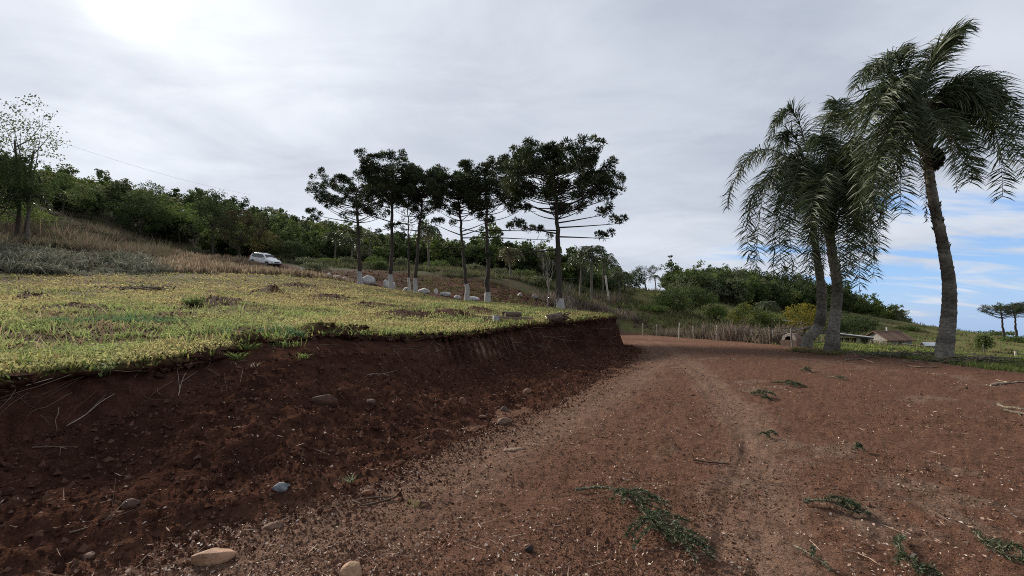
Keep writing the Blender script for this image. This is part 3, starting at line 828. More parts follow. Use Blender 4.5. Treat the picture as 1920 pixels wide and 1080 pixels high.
def broadleaf(base, hgt, rx, rz, label, seed, cols, name='leafy_tree', cat='tree', nclump=60, nper=40, leaf=0.2, clump=0.7, trunk_r=0.14, fill=.5, ry=None, group=None, stems=1, lean=0.0, low=0.35, bark=(0.06, .05, .04), mat=None):
    """trunk with limbs reaching into a crown of leaf clumps; hgt: overall height, rz: half height of the crown"""
    rs = np.random.RandomState(seed); base = np.asarray(base, float)
    t = thing(name, base, label, cat, group)
    cc = base + np.array([lean, 0, hgt - rz])
    tb = MB(); q = np.linspace(0, 1, 7)
    ntr = MB()
    for k in range(stems):
        off = np.array([rs.normal() * .25, rs.normal() * .25, 0]) * (stems > 1)
        P = base + off + (cc - base + off * 3) * q[:, None] + np.stack([0.15 * np.sin(q * 5 + k + seed), .1 * np.sin(q * 4 + k), 0 * q], 1); P[0, 2] -= .3
        ntr.tube(P, trunk_r * (1 - .55 * q), 7, np.array(bark), .15, seed)
        for b in range(7):
            f = rs.uniform(low, .98); o = np.array([np.interp(f, q, P[:, a]) for a in range(3)])
            e = cc + rand_dirs(rs, 1)[0] * np.array([rx, ry or rx, rz]) * .8; e[2] = max(e[2], o[2] + .2)
            mm = (o + e) / 2 + np.array([0, 0, -.1 * rz])
            ntr.tube([o, mm, e], [trunk_r * .45, trunk_r * .28, trunk_r * .08], 4, np.array(bark), 0)
    part(ntr, 'trunk', M_bark, t, True)
    p, idx = crown_points(rs, cc, rx, ry or rx, rz, nclump, nper, clump, fill)
    p[:, 2] = np.maximum(p[:, 2], base[2] + .05)
    m = MB(); leaves(p, leaf * (0.7 + .6 * rs.rand(len(p))), palette(rs, len(p), cols, idx), rs, m)
    part(m, 'crown', mat or M_leaf, t)
    return t
def at(px, Y, dy=0):
    """ground point below pixel column px at depth Y"""
    x = (px - 960) / FPX * Y / (CT - ST * 0) ; return np.array([x, Y, float(ground_z(x, Y)) + dy])
def at2(px, py, Y):
    p = W(px, py, Y); p[2] = float(ground_z(p[0], p[1])); return p

# ------------------------------------------------------------------ the row of araucarias
G_AR = 'araucarias in a row behind the field'
def ar(bx, by, tx, ty, Y, lpx, rpx, cb, label, seed, **k):
    b = at2(bx, by, Y); tp = W(tx, ty + 17, Y); s = Y / FPX
    return araucaria(b, tp, lpx * s, rpx * s, cb, label, G_AR, seed, **k)
PI = math.pi
ar(675, 533, 668, 330, 52, 78, 62, 0.60, 'leftmost araucaria of the row, crown reaching far to the left', 1, white=1.5, dens=.85, r0=.26, extra=[(.62, PI, 5.2, .12, .05, .7), (.52, PI, 4.8, .28, .0, .5), (.5, 0.1, 3.6, .12, .1, .5), (.48, -.3, 2.6, .05, .0, .4)])
ar(733, 545, 737, 284, 48, 64, 48, 0.62, 'tall araucaria with rounded crown, second from the left of the row', 2, white=1.6, r0=.23, extra=[(.52, PI + .2, 3.5, .25, .1, .5), (.5, .2, 3.0, .1, .1, .5)])
ar(767, 549, 765, 352, 47.5, 30, 30, 0.45, 'slender young araucaria with a thin trunk and sparse short branches', 3, white=1.4, dens=.5, r0=.12, thin=.9, scale=.75, tuft_n=34)
ar(778, 549, 797, 302, 47, 44, 42, 0.62, 'araucaria leaning right beside the slender young one', 4, white=1.5, r0=.19, lean=(-.1, 0), extra=[(.5, PI, 2.6, .1, .1, .6), (.52, 0, 2.2, .1, .1, .5)])
ar(876, 566, 853, 312, 44.5, 48, 42, 0.62, 'araucaria leaning left with long bare lower branches', 5, white=1.6, r0=.19, lean=(.12, 0), extra=[(.52, PI, 2.6, .35, .1, .4), (.42, PI, 4.6, .02, -.03, .02), (.52, .1, 2.6, .3, .1, .4), (.50, .05, 3.6, .02, .02, .08), (.55, .1, 2.8, .3, .1, .4)])
ar(915, 568, 910, 290, 43, 50, 60, 0.58, 'straight araucaria just left of the largest one', 6, white=1.0, r0=.22, dens=.95, extra=[(.52, .05, 5.0, -.02, .05, .5), (.47, -.1, 5.6, -.08, .02, .35), (.50, PI, 3.0, .1, .1, .4)])
ar(1050, 590, 1040, 276, 35, 84, 98, 0.58, 'largest araucaria with broad crown and low branches reaching right', 7, white=1.05, r0=.25, dens=1.4, extra=[(.54, 0.05, 5.0, .06, .02, .7), (.57, .15, 4.3, .18, .05, .8), (.62, -.1, 4.5, .25, .05, .9), (.48, -.15, 3.8, -.05, .0, .7), (.40, PI, 5.0, -.10, -.05, .12), (.52, PI + .2, 3.6, .0, .0, .6), (.50, PI - .2, 3.2, .2, .05, .8), (.66, .1, 4.7, .35, .05, .9)])

# ------------------------------------------------------------------ the three tall palms
G_P = 'tall queen palms beside the road'
palm('queen palm with strongly curved trunk base and drooping fronds, left of the pair', [(1512, 640, 0), (1535, 610, 0), (1541, 560, 0), (1533, 490, .1), (1524, 420, .1), (1522, 345, 0)], 24.0, [.36, .36, .33, .24, .21, .19], (1522, 330),
     [(1493, 165, 1442, 262, (0, .5)), (1425, 235, 1363, 388, (0, 0)), (1440, 260, 1418, 512, (-.5, -.8)), (1400, 310, 1408, 500, (.5, .8)), (1475, 290, 1488, 530, (-.8, -1.2)), (1520, 270, 1530, 520, (-1, -1.8)),
      (1580, 240, 1622, 470, (-.4, -.8)), (1545, 190, 1590, 240, (.3, .6)), (1480, 200, 1455, 330, (.6, 1.2)), (1470, 230, 1450, 520, (1, 1.6)), (1455, 330, 1470, 540, (-.3, -.8)), (1560, 300, 1575, 520, (-.9, -1.6)), (1500, 260, 1480, 440, (-1, -2)), (1530, 215, 1560, 330, (-1.2, -2.2))], 3, 11, G_P, dead=[(1535, 370, 1548, 560, -.3, -.5)], fruits=[(1540, 370, 1555, 440, -.4)])
palm('queen palm with straight upright trunk, right of the close pair', [(1560, 657, 0), (1563, 615, 0), (1570, 540, 0), (1558, 460, 0), (1556, 390, 0)], 22.4, [.52, .36, .33, .28, .22], (1560, 345),
     [(1600, 240, 1645, 400, (0, .3)), (1610, 290, 1640, 490, (-.4, -.6)), (1600, 330, 1612, 535, (-.8, -1)), (1540, 280, 1520, 520, (.8, 1.4)), (1580, 230, 1625, 330, (.8, 1.4)), (1590, 210, 1560, 190, (1, 2)), (1620, 300, 1590, 500, (.9, 1.2)), (1545, 330, 1510, 530, (-.9, -1.4)), (1590, 350, 1585, 530, (-1, -1.5)), (1625, 260, 1650, 470, (.6, 1.0)), (1585, 280, 1640, 520, (1.5, 2))], 3, 12, G_P, dead=[(1550, 380, 1545, 500, -.4, -.6)])
palm('tallest queen palm, leaning trunk, standing alone on the right', [(1770, 664, 0), (1778, 600, 0), (1780, 540, 0), (1768, 460, 0), (1752, 385, 0), (1740, 310, 0), (1732, 235, 0)], 18.6, [.42, .36, .32, .27, .25, .23, .20], (1728, 215),
     [(1742, 95, 1815, 48, (0, 0)), (1735, 110, 1790, 75, (.3, .4)), (1690, 75, 1600, 165, (0, .2)), (1650, 110, 1592, 290, (-.3, -.5)), (1640, 200, 1612, 400, (0, 0)), (1670, 230, 1640, 390, (-.7, -1.2)), (1690, 200, 1690, 400, (-.8, -1.6)),
      (1700, 150, 1640, 330, (-.9, -1.5)), (1820, 95, 1918, 250, (0, .2)), (1850, 140, 1880, 368, (-.2, -.3)), (1820, 170, 1905, 300, (.4, .8)), (1795, 150, 1860, 230, (-.5, -1)), (1780, 190, 1830, 330, (.5, .9)), (1650, 130, 1700, 90, (.8, 1.3)),
      (1700, 110, 1660, 210, (-.6, -1.2)), (1840, 120, 1925, 330, (.9, 1.4)), (1680, 130, 1620, 250, (-1.0, -1.5)), (1790, 130, 1880, 190, (-.4, -.6)), (1690, 250, 1650, 420, (.6, .8))], 2, 13, G_P,
     dead=[(1778, 215, 1794, 358, -.2, -.2), (1735, 300, 1737, 415, -.3, -.3)], fruits=[(1690, 150, 1660, 200, -.8)], lump=(1754, 298))

# ------------------------------------------------------------------ ground cover
def scatter_polar(rs, n, amin, amax, rmin, rmax, power=0.0):
    """random points, denser towards the viewer: density ~ r^-(1+power)"""
    a = np.radians(rs.uniform(amin, amax, n)); u = rs.rand(n)
    if power == 0: r = rmin + (rmax - rmin) * u
    else:
        e = -power; r = (rmin ** e + (rmax ** e - rmin ** e) * u) ** (1 / e)
    return r * np.sin(a), r * np.cos(a), r
def stuff(mb, name, mat, label, smooth=False):
    o = mb.build(name, mat, None, smooth)
    return tag(o, label, None, None, 'stuff')

def build_field_grass():
    rs = np.random.RandomState(5); mb = MB()
    x, y, r = scatter_polar(rs, 340000, -56, 17, 4.0, 56, 0.25)
    n1 = fbm(x * .45, y * .45, None, 4, 81); n2 = fbm(x * 1.6, y * 1.6, None, 3, 82); n3 = fbm(x * .16, y * .22, None, 3, 83)
    ok = in_poly(x, y, FIELD_POLY)
    bare = np.zeros(len(x))
    for mx, my, mr, mh in MOUNDS: bare = np.maximum(bare, 1 - sstep(np.hypot(x - mx, y - my) / mr, .5, 1.0))
    # trees stand on bare red soil at the back
    bd, _ = seg_dist(x, y, [(5, 31), (1.5, 38), (-4, 43.5), (-9, 46.5), (-15, 49.5)])
    bare = np.maximum(bare, sstep(1.2 * n1 + 1.4 * n2 + .9 * fbm(x * 5, y * 5, None, 2, 84), -.10, .22) * .96)
    ok &= rs.rand(len(x)) > bare
    x, y, r, n1, n2, n3 = (a[ok] for a in (x, y, r, n1, n2, n3)); n = len(x)
    rd = sdist(x, y, ROAD_POLY)
    z = np.where(rd > -0.9, H(x, y) + .04, ground_z(x, y))
    hgt = (0.035 + 0.085 * rs.rand(n) ** 1.5) * (1 + 1.2 * np.clip(n1 + n2, -.3, .5)) * (1 + r * .008)
    big = rs.rand(n) < .05; hgt = np.where(big, hgt * 1.9, hgt)
    d = rand_dirs(rs, n); d[:, 2] = 0
    lean = d * (hgt * (0.35 + .7 * rs.rand(n)))[:, None]
    base = np.stack([x, y, z - .01], 1); tip = base + lean + np.array([0, 0, 1.0]) * hgt[:, None]
    g = sstep(n1 + .5 * n3, -.14, .16)[:, None]; br = sstep(n2 - .4 * n3, .02, .3)[:, None]
    col = np.array([0.345, 0.305, 0.135]) * (1 - g) + np.array([0.230, 0.270, 0.098]) * g
    br = np.clip(br + .55 * sstep(r, 12, 30)[:, None] * sstep(n3 + .6 * n2, -.25, .2)[:, None] * (x < -4)[:, None], 0, 1)
    col = col * (1 - .7 * br) + np.array([0.225, 0.150, 0.085]) * .7 * br
    # the blue green patch of clover near the edge
    gp = W(215, 625, 9.5); gg = (1 - sstep(np.hypot((x - gp[0]) / 1.5, (y - gp[1]) / 1.2) + .5 * n2, .5, 1.1))[:, None]
    gp2 = W(500, 645, 8.6); gg = np.maximum(gg, (1 - sstep(np.hypot((x - gp2[0]) / 1.2, (y - gp2[1]) / .7) + .5 * n2, .5, 1.1))[:, None])
    col = col * (1 - gg) + np.array([0.095, 0.155, 0.070]) * gg
    col = col * (0.75 + .5 * rs.rand(n, 1))
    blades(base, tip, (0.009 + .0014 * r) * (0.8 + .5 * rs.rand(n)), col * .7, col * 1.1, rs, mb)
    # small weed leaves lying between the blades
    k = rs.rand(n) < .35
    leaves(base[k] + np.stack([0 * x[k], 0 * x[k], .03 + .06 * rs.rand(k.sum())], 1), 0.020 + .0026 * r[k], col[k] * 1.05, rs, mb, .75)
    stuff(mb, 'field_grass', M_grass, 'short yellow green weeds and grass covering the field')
build_field_grass()

def build_lip_grass():
    """tufts and creeping stems hanging over the lip of the bank"""
    rs = np.random.RandomState(6); mb = MB()
    X, k, q, s = BANK['X'], BANK['k'], BANK['q'], BANK['s']
    ia = np.searchsorted(k, .115)
    n = 5200; i = rs.randint(0, len(q), n); a = rs.randint(0, ia + 2, n)
    keep = fbm(q[i] * 1.3, q[i] * 0, None, 3, 91) + rs.rand(n) * .5 > 0.05
    i, a = i[keep], a[keep]; n = len(i)
    base = X[i, a]; out = np.concatenate([BANK['out'][i], np.zeros((n, 1))], 1)
    r = np.hypot(base[:, 0], base[:, 1])
    h = 0.06 + .12 * rs.rand(n)
    tip = base + out * (h * rs.uniform(-.5, 1.2, n))[:, None] + rand_dirs(rs, n) * .05 + np.array([0, 0, 1]) * (h * rs.uniform(.1, 1.1, n))[:, None]
    col = palette(rs, n, [(0.22, .21, .06), (0.15, .20, .05), (0.12, .17, .05), (0.20, .15, .07)])
    blades(base, tip, .012 + .0017 * r, col * .7, col, rs, mb, .5, .2)
    stuff(mb, 'edge_grass', M_grass, 'ragged grass tufts along the lip of the bank')
    # roots and dead stems hanging down the cut
    mb = MB(); n = 620
    i = rs.randint(0, len(q), n); sel = (rs.rand(n) < np.where(q[i] > s[9], 1.0, .35)); i = i[sel]
    for j in i:
        a0 = rs.randint(int(len(k) * .12), int(len(k) * .42)); ln = rs.randint(8, 34); a1 = min(a0 + ln, int(len(k) * .62))
        sh = int(rs.normal() * 5 + (6 if q[j] > s[10] else 0))
        jj = np.clip(np.linspace(j, j + sh * 3, 5).astype(int), 0, len(q) - 1); aa = np.linspace(a0, a1, 5).astype(int)
        P = X[jj, aa] + np.concatenate([BANK['out'][jj] * .03, np.zeros((5, 1))], 1) + rs.normal(size=(5, 3)) * .012
        r = math.hypot(P[0, 0], P[0, 1])
        c = np.array([(0.20, .14, .10), (0.14, .095, .065), (0.26, .20, .14)][rs.randint(3)])
        mb.tube(P, (0.0016 + .00028 * r) * rs.uniform(.6, 1.4) * np.array([1, .95, .8, .6, .3]), 3, c)
    stuff(mb, 'hanging_roots', M_dry, 'thin pale roots hanging down the cut face of the bank')
build_lip_grass()

_lump_v = None
def lumps(pos, size, cols, rs, mb, squash=.75, full=False):
    """small angular crumbs: jittered octahedra with cut corners"""
    o = np.array([[1, 0, 0], [-1, 0, 0], [0, 1, 0], [0, -1, 0], [0, 0, 1], [0, 0, -1]], float)
    f = np.array([[0, 2, 4], [2, 1, 4], [1, 3, 4], [3, 0, 4]] + ([[2, 0, 5], [1, 2, 5], [3, 1, 5], [0, 3, 5]] if full else []))
    n = len(pos); a = rs.rand(n) * 6.28; ca, sa = np.cos(a), np.sin(a)
    v = o[None] * (0.65 + .7 * rs.rand(n, 6, 1)) + .25 * rs.normal(size=(n, 6, 3))
    v = np.stack([v[..., 0] * ca[:, None] - v[..., 1] * sa[:, None], v[..., 0] * sa[:, None] + v[..., 1] * ca[:, None], v[..., 2] * squash], -1)
    if not full: v[:, :4, 2] -= .35
    V = pos[:, None] + v * np.asarray(size)[:, None, None] * .5
    mb.add(V.reshape(-1, 3), None, (f[None] + 6 * np.arange(n)[:, None, None]).reshape(-1, 3), np.repeat(np.broadcast_to(cols, (n, 3)), 6, axis=0))
def build_soil_crumbs():
    rs = np.random.RandomState(8); mb = MB()
    x, y, r = scatter_polar(rs, 150000, -50, 52, 2.6, 34, 0.8)
    rd = sdist(x, y, ROAD_POLY)
    dl, _ = seg_dist(x, y, TOE)
    side = in_poly(x, y, [p[:2] for p in TOE] + [(12, 40), (30, 20), (30, -20)])
    n1 = fbm(x * .9, y * .9, None, 3, 95)
    dw, _ = seg_dist(x, y, WORN)
    prob = 0.35 + 1.6 * np.clip(n1, -.2, .3) + .5 * np.exp(-dl / .7) - .12 * np.exp(-(dw / .5) ** 2)
    ok = (side | (dl < .9)) & (rd > .6) & (rs.rand(len(x)) < prob)
    x, y, r = x[ok], y[ok], r[ok]; n = len(x)
    size = (0.006 + .018 * rs.rand(n) ** 3 + .0009 * r); size = np.where(rs.rand(n) < .03, size * 2.0, size)
    col = palette(rs, n, [SOIL * .95, SOIL * .75, SOIL * 1.2, SOIL * 1.5, (0.15, .095, .065), SOIL])
    lumps(np.stack([x, y, ground_z(x, y) + size * .18], 1), size, col, rs, mb)
    stuff(mb, 'soil_crumbs', M_clod, 'loose crumbs of reddish soil scattered over the road')
    mb = MB()
    X, k, q = BANK['X'], BANK['k'], BANK['q']
    n = 30000; i = rs.randint(0, len(q), n); a = (len(k) * (0.5 + .5 * rs.rand(n) ** .8)).astype(int).clip(0, len(k) - 1)
    p = X[i, a] + rs.normal(size=(n, 3)) * .03 * [1, 1, .2]
    r = np.hypot(p[:, 0], p[:, 1]); size = (0.014 + .05 * rs.rand(n) ** 4 + .0012 * r)
    col = palette(rs, n, [(0.054, .025, .017), (0.038, .018, .013), (0.070, .034, .023), (0.10, .055, .038)])
    p[:, 2] += size * .1
    lumps(p, size, col, rs, mb, .85)
    # dark crumbs rolled past the toe onto the road
    m = 11000; i = rs.randint(0, len(q), m); o = rs.exponential(.30, m) - .6; b = X[i, -1, :2] + BANK['out'][i] * o[:, None] + rs.normal(size=(m, 2)) * .05
    r = np.hypot(b[:, 0], b[:, 1]); sz = .010 + .035 * rs.rand(m) ** 4 + .0010 * r
    lumps(np.stack([b[:, 0], b[:, 1], ground_z(b[:, 0], b[:, 1]) + sz * .2], 1), sz, palette(rs, m, [(0.042, .019, .013), (0.056, .026, .017), SOIL * .8]), rs, mb, .85)
    # broken sod and clods along the lip
    m = 2600; i = rs.randint(0, len(q), m); i = i[fbm(q[i] * .9, q[i] * 0, None, 3, 99) + .25 * rs.rand(m) > .06]; m = len(i)
    a = (len(k) * rs.uniform(.085, .19, m)).astype(int); p = X[i, a] + rs.normal(size=(m, 3)) * .03
    r = np.hypot(p[:, 0], p[:, 1]); sz = .02 + .13 * rs.rand(m) ** 3 + .001 * r
    lumps(p, sz, palette(rs, m, [(0.054, .027, .019), (0.038, .019, .014), (0.075, .042, .03)]), rs, mb, .8, True)
    stuff(mb, 'bank_clods', M_clod, 'dark loose clods fallen on the slope of the bank')
build_soil_crumbs()
def build_litter():
    rs = np.random.RandomState(9); mb = MB()
    x, y, r = scatter_polar(rs, 38000, -50, 52, 2.6, 36, 0.7)
    side = in_poly(x, y, [p[:2] for p in TOE] + [(12, 40), (30, 20), (30, -20)])
    rd = sdist(x, y, ROAD_POLY); n1 = fbm(x * .7, y * .7, None, 3, 97); n2 = fbm(x * 3, y * 3, None, 2, 98)
    dl, _ = seg_dist(x, y, TOE)
    ok = (side | (dl < .9)) & (rd > .6) & (rs.rand(len(x)) < .30 + 1.3 * n1 + 1.0 * n2 + .4 * np.exp(-dl / .6))
    x, y, r = x[ok], y[ok], r[ok]; z = ground_z(x, y) + .008
    # chips on the loose slope too
    X, k, q = BANK['X'], BANK['k'], BANK['q']; m = 2600
    i = rs.randint(0, len(q), m); a = (len(k) * (0.55 + .45 * rs.rand(m) ** .5)).astype(int).clip(0, len(k) - 1); pb = X[i, a]
    x = np.concatenate([x, pb[:, 0]]); y = np.concatenate([y, pb[:, 1]]); z = np.concatenate([z, pb[:, 2] + .015]); r = np.hypot(x, y); n = len(x)
    d = rand_dirs(rs, n); d[:, 2] *= .35; d = nrm(d)
    ln = (0.012 + .022 * rs.rand(n) ** 2.5) + .0012 * r
    w = nrm(np.cross(d, nrm(np.array([0, 0, 1.0]) + .8 * rs.normal(size=(n, 3))))) * (ln * (0.16 + .16 * rs.rand(n)))[:, None]
    c = np.stack([x, y, z], 1); d = d * ln[:, None] * .5
    up = np.array([0, 0, 1]) * (ln * .15)[:, None]
    V = np.stack([c - d, c + w + up, c + d, c - w + up * .5], 1).reshape(-1, 3)
    col = palette(rs, n, [(0.42, .33, .27), (0.30, .21, .16), (0.50, .42, .36), (0.24, .16, .11), (0.36, .24, .19), (0.20, .12, .08)], None, .25)
    mb.add(V, np.arange(n * 4).reshape(-1, 4), None, np.repeat(col, 4, axis=0))
    # thin dry stems
    k = rs.rand(n) < .10; m = k.sum(); dd = rand_dirs(rs, m); dd[:, 2] *= .12
    L = 0.05 + .13 * rs.rand(m) ** 2
    blades(c[k], c[k] + nrm(dd) * L[:, None] + [0, 0, .012], .004 + .0009 * r[k], (0.26, .17, .12), (0.33, .24, .17), rs, mb, .5)
    stuff(mb, 'dry_litter', M_litter, 'pale dry chips and stems strewn over the soil')
build_litter()

def tufts_stuff(name, label, pts, hmean, nbl, width, cols, seed, mat, spread=.25, upright=.8, mid=.5, droop=.1, sizes=None, lumpy=None):
    rs = np.random.RandomState(seed); mb = MB(); n = len(pts)
    idx = np.repeat(np.arange(n), nbl); m = len(idx)
    if lumpy: sizes = np.clip(.75 + 3.4 * fbm(pts[:, 0] * lumpy[0], pts[:, 1] * lumpy[0], None, 3, lumpy[1]), .15, 2.2)
    sz = (np.ones(n) if sizes is None else sizes) * (0.6 + .8 * rs.rand(n))
    off = rs.normal(size=(m, 3)) * spread * .5; off[:, 2] = 0
    base = pts[idx] + off * sz[idx][:, None]
    d = rand_dirs(rs, m) * (1 - upright); d[:, 2] = np.abs(d[:, 2]) + upright; d = nrm(d)
    tip = base + d * (hmean * sz[idx] * (0.5 + .7 * rs.rand(m)))[:, None]
    col = palette(rs, m, cols, idx)
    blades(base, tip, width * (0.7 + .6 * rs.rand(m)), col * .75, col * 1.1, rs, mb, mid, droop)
    return stuff(mb, name, mat, label)
def region_points(rs, n, amin, amax, rmin, rmax, poly, power=.3, noise=None):
    x, y, r = scatter_polar(rs, n, amin, amax, rmin, rmax, power)
    wob = 9.0 * np.minimum(r / 60, 1)
    ok = in_poly(x + wob * .5 * fbm(x * .3, y * .3, None, 3, 211), y + wob * fbm(x * .3, y * .3, None, 3, 212), poly) & (sdist(x, y, ROAD_POLY) < 0.3)
    if noise: ok &= fbm(x * noise[0], y * noise[0], None, 3, noise[2]) + .5 > noise[1] * rs.rand(n)
    ok &= seg_dist(x, y, TRACK)[0] > 1.9
    x, y = x[ok], y[ok]
    return np.stack([x, y, ground_z(x, y) - .03], 1)
def pl(*rows): return [tuple(W(*r)[:2]) for r in rows]
FOREST_EDGE = pl((-250, 400, 58), (0, 385, 64), (60, 385, 68), (140, 405, 78), (200, 425, 82), (330, 462, 86), (450, 482, 82), (560, 492, 86), (700, 500, 87), (850, 506, 87), (1000, 518, 78), (1060, 545, 72), (1130, 555, 90), (1170, 552, 112))
rs0 = np.random.RandomState(20)
# grey low shrubs along the upper edge of the field (left)
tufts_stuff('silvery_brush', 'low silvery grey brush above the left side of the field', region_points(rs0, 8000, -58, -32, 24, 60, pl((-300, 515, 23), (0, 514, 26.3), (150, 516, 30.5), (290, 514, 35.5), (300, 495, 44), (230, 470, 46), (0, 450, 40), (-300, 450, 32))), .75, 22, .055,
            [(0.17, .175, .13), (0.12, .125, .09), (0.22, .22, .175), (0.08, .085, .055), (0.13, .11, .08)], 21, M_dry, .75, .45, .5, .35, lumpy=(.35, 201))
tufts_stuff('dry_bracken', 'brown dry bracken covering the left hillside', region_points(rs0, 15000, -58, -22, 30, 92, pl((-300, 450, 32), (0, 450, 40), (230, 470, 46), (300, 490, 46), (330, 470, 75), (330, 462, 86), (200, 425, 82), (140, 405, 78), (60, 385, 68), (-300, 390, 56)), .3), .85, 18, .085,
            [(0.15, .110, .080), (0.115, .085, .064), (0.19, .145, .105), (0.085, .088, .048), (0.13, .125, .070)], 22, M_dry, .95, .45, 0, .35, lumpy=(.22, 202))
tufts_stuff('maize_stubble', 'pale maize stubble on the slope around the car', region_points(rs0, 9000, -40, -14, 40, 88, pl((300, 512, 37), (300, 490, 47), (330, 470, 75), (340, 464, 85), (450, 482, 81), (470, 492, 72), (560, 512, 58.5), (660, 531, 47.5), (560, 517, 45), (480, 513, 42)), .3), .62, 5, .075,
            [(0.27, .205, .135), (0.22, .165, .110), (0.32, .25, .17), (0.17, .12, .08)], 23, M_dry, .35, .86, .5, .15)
# the tall dry grass along the far side of the road
GR_STRIP = [(5.5, 58), (2, 52), (6.5, 50.5), (9.2, 52.6), (15.2, 54.0), (16.0, 41.0), (17.1, 33.0), (18.2, 31.0), (24, 40), (22, 48), (21, 56), (14, 62)]
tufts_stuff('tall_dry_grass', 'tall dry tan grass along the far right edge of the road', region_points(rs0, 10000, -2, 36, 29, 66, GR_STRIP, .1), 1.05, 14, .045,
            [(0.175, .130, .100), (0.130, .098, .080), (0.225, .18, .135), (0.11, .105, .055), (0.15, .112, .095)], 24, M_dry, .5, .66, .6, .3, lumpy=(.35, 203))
GR_RIGHT = RIGHT_EDGE[2:-1][::-1] + [(17.5, 33), (24, 40), (40, 60), (75, 100), (130, 110), (90, 40), (60, 0)]
tufts_stuff('verge_grass', 'fresh green grass verge around the palms', region_points(rs0, 12000, 22, 53, 15, 42, [(a - .5, b) for a, b in RIGHT_EDGE[2:-1][::-1]] + [(18.5, 34), (26, 40), (50, 34), (60, 0)], .3, (.5, .75, 101)), .26, 11, .030,
            [(0.165, .215, .058), (0.135, .185, .050), (0.23, .235, .080), (0.13, .14, .055)], 25, M_grass, .28, .6, .5, .3)
def build_foot_grass():
    rs = np.random.RandomState(33); pts = []
    for px, py, Y, n in ((1512, 645, 24, 46), (1560, 657, 22.4, 60), (1770, 664, 18.6, 70)):
        c = at2(px, py, Y); a = rs.rand(n) * 6.28; q = .34 + .5 * rs.rand(n) ** 1.5
        pts.append(np.stack([c[0] + q * np.cos(a), c[1] + q * np.sin(a), ground_z(c[0] + q * np.cos(a), c[1] + q * np.sin(a))], 1))
    tufts_stuff('palm_foot_grass', 'grass and dry litter growing around the palm feet', np.concatenate(pts), .30, 12, .025, [(0.15, .19, .05), (0.22, .20, .08), (0.20, .15, .09)], 34, M_grass, .2, .6, .5, .3)
build_foot_grass()
tufts_stuff('pasture_grass', 'rough mixed pasture sloping away behind the palms', region_points(rs0, 9000, 4, 54, 34, 190, [(18.5, 34), (26, 40), (60, 30), (140, 60), (230, 240), (60, 190), (25, 118), (12, 118), (4, 70), (14, 62), (24, 50)], .2, (.12, .8, 102)), .75, 11, .13,
            [(0.125, .125, .050), (0.10, .12, .040), (0.17, .145, .075), (0.13, .10, .06), (0.07, .09, .03)], 26, M_dry, 1.1, .5, 0, .3)
tufts_stuff('slope_scrub', 'low scrub on the slope below the forest', region_points(rs0, 9000, -28, 14, 46, 120, pl((470, 492, 74), (450, 482, 81), (560, 492, 85), (700, 500, 86), (850, 506, 86), (1000, 518, 78), (1060, 545, 72), (1150, 550, 112), (1260, 550, 118), (1270, 590, 75), (1160, 580, 62), (1050, 570, 60), (1000, 532, 64), (800, 516, 68), (700, 507, 69), (600, 500, 72)), .2), .7, 14, .12,
            [(0.12, .125, .06), (0.10, .115, .045), (0.15, .12, .08), (0.07, .085, .035)], 27, M_dry, .9, .5, 0, .3)

tufts_stuff('track_weeds', 'scattered weeds on the red soil behind the araucarias', region_points(rs0, 4200, -30, 4, 40, 72, RED_SLOPE, .2, (.3, .95, 103)), .38, 9, .06,
            [(0.13, .12, .05), (0.10, .115, .04), (0.15, .11, .07)], 28, M_dry, .5, .5, .5, .3)
def build_track_clods():
    rs = np.random.RandomState(29); mb = MB()
    p = region_points(rs, 9000, -32, 6, 40, 72, RED_SLOPE, .2)
    size = .06 + .30 * rs.rand(len(p)) ** 4; p[:, 2] += .05
    lumps(p, size, palette(rs, len(p), [(0.06, .026, .019), (0.045, .021, .016), (0.085, .038, .027)]), rs, mb)
    stuff(mb, 'track_clods', M_clod, 'clods of red earth on the graded slope behind the araucarias')
    mb = MB()
    for mx, my, mr, mh in MOUNDS:
        n = int(190 * mr); a = rs.rand(n) * 6.28; q = mr * 1.1 * rs.rand(n) ** .7; x = mx + q * np.cos(a); y = my + q * np.sin(a)
        z = np.where(sdist(x, y, ROAD_POLY) > -.9, H(x, y) + mound_h(x, y) + .03, ground_z(x, y))
        rr = math.hypot(mx, my); size = (.015 + .06 * rs.rand(n) ** 3) * (0.6 + .03 * rr)
        lumps(np.stack([x, y, z + size * .2], 1), size, palette(rs, n, [(0.055, .028, .02), (0.04, .02, .015), (0.075, .042, .03)]), rs, mb)
    x, y, r = scatter_polar(rs, 26000, -56, 17, 4.5, 48, 0.3)
    ok = in_poly(x, y, FIELD_POLY) & (sdist(x, y, ROAD_POLY) < -.9) & (1.2 * fbm(x * .45, y * .45, None, 4, 81) + 1.4 * fbm(x * 1.6, y * 1.6, None, 3, 82) > .05)
    x, y, r = x[ok], y[ok], r[ok]; n = len(x); size = .012 + .05 * rs.rand(n) ** 4 + .0012 * r
    lumps(np.stack([x, y, ground_z(x, y) + size * .15], 1), size, palette(rs, n, [(0.07, .04, .026), (0.05, .028, .019), (0.10, .065, .045)]), rs, mb)
    stuff(mb, 'field_clods', M_clod, 'dark loose soil clods lying in heaps on the field')
build_track_clods()

tufts_stuff('field_weeds', 'taller straggly weeds and dry stems dotted over the field', region_points(rs0, 5200, -56, 16, 5.2, 46, FIELD_POLY, .35, (.8, .8, 104)), .20, 8, .014,
            [(0.26, .22, .10), (0.19, .23, .08), (0.20, .13, .08), (0.14, .18, .06), (0.30, .24, .14)], 30, M_grass, .14, .55, .5, .25)

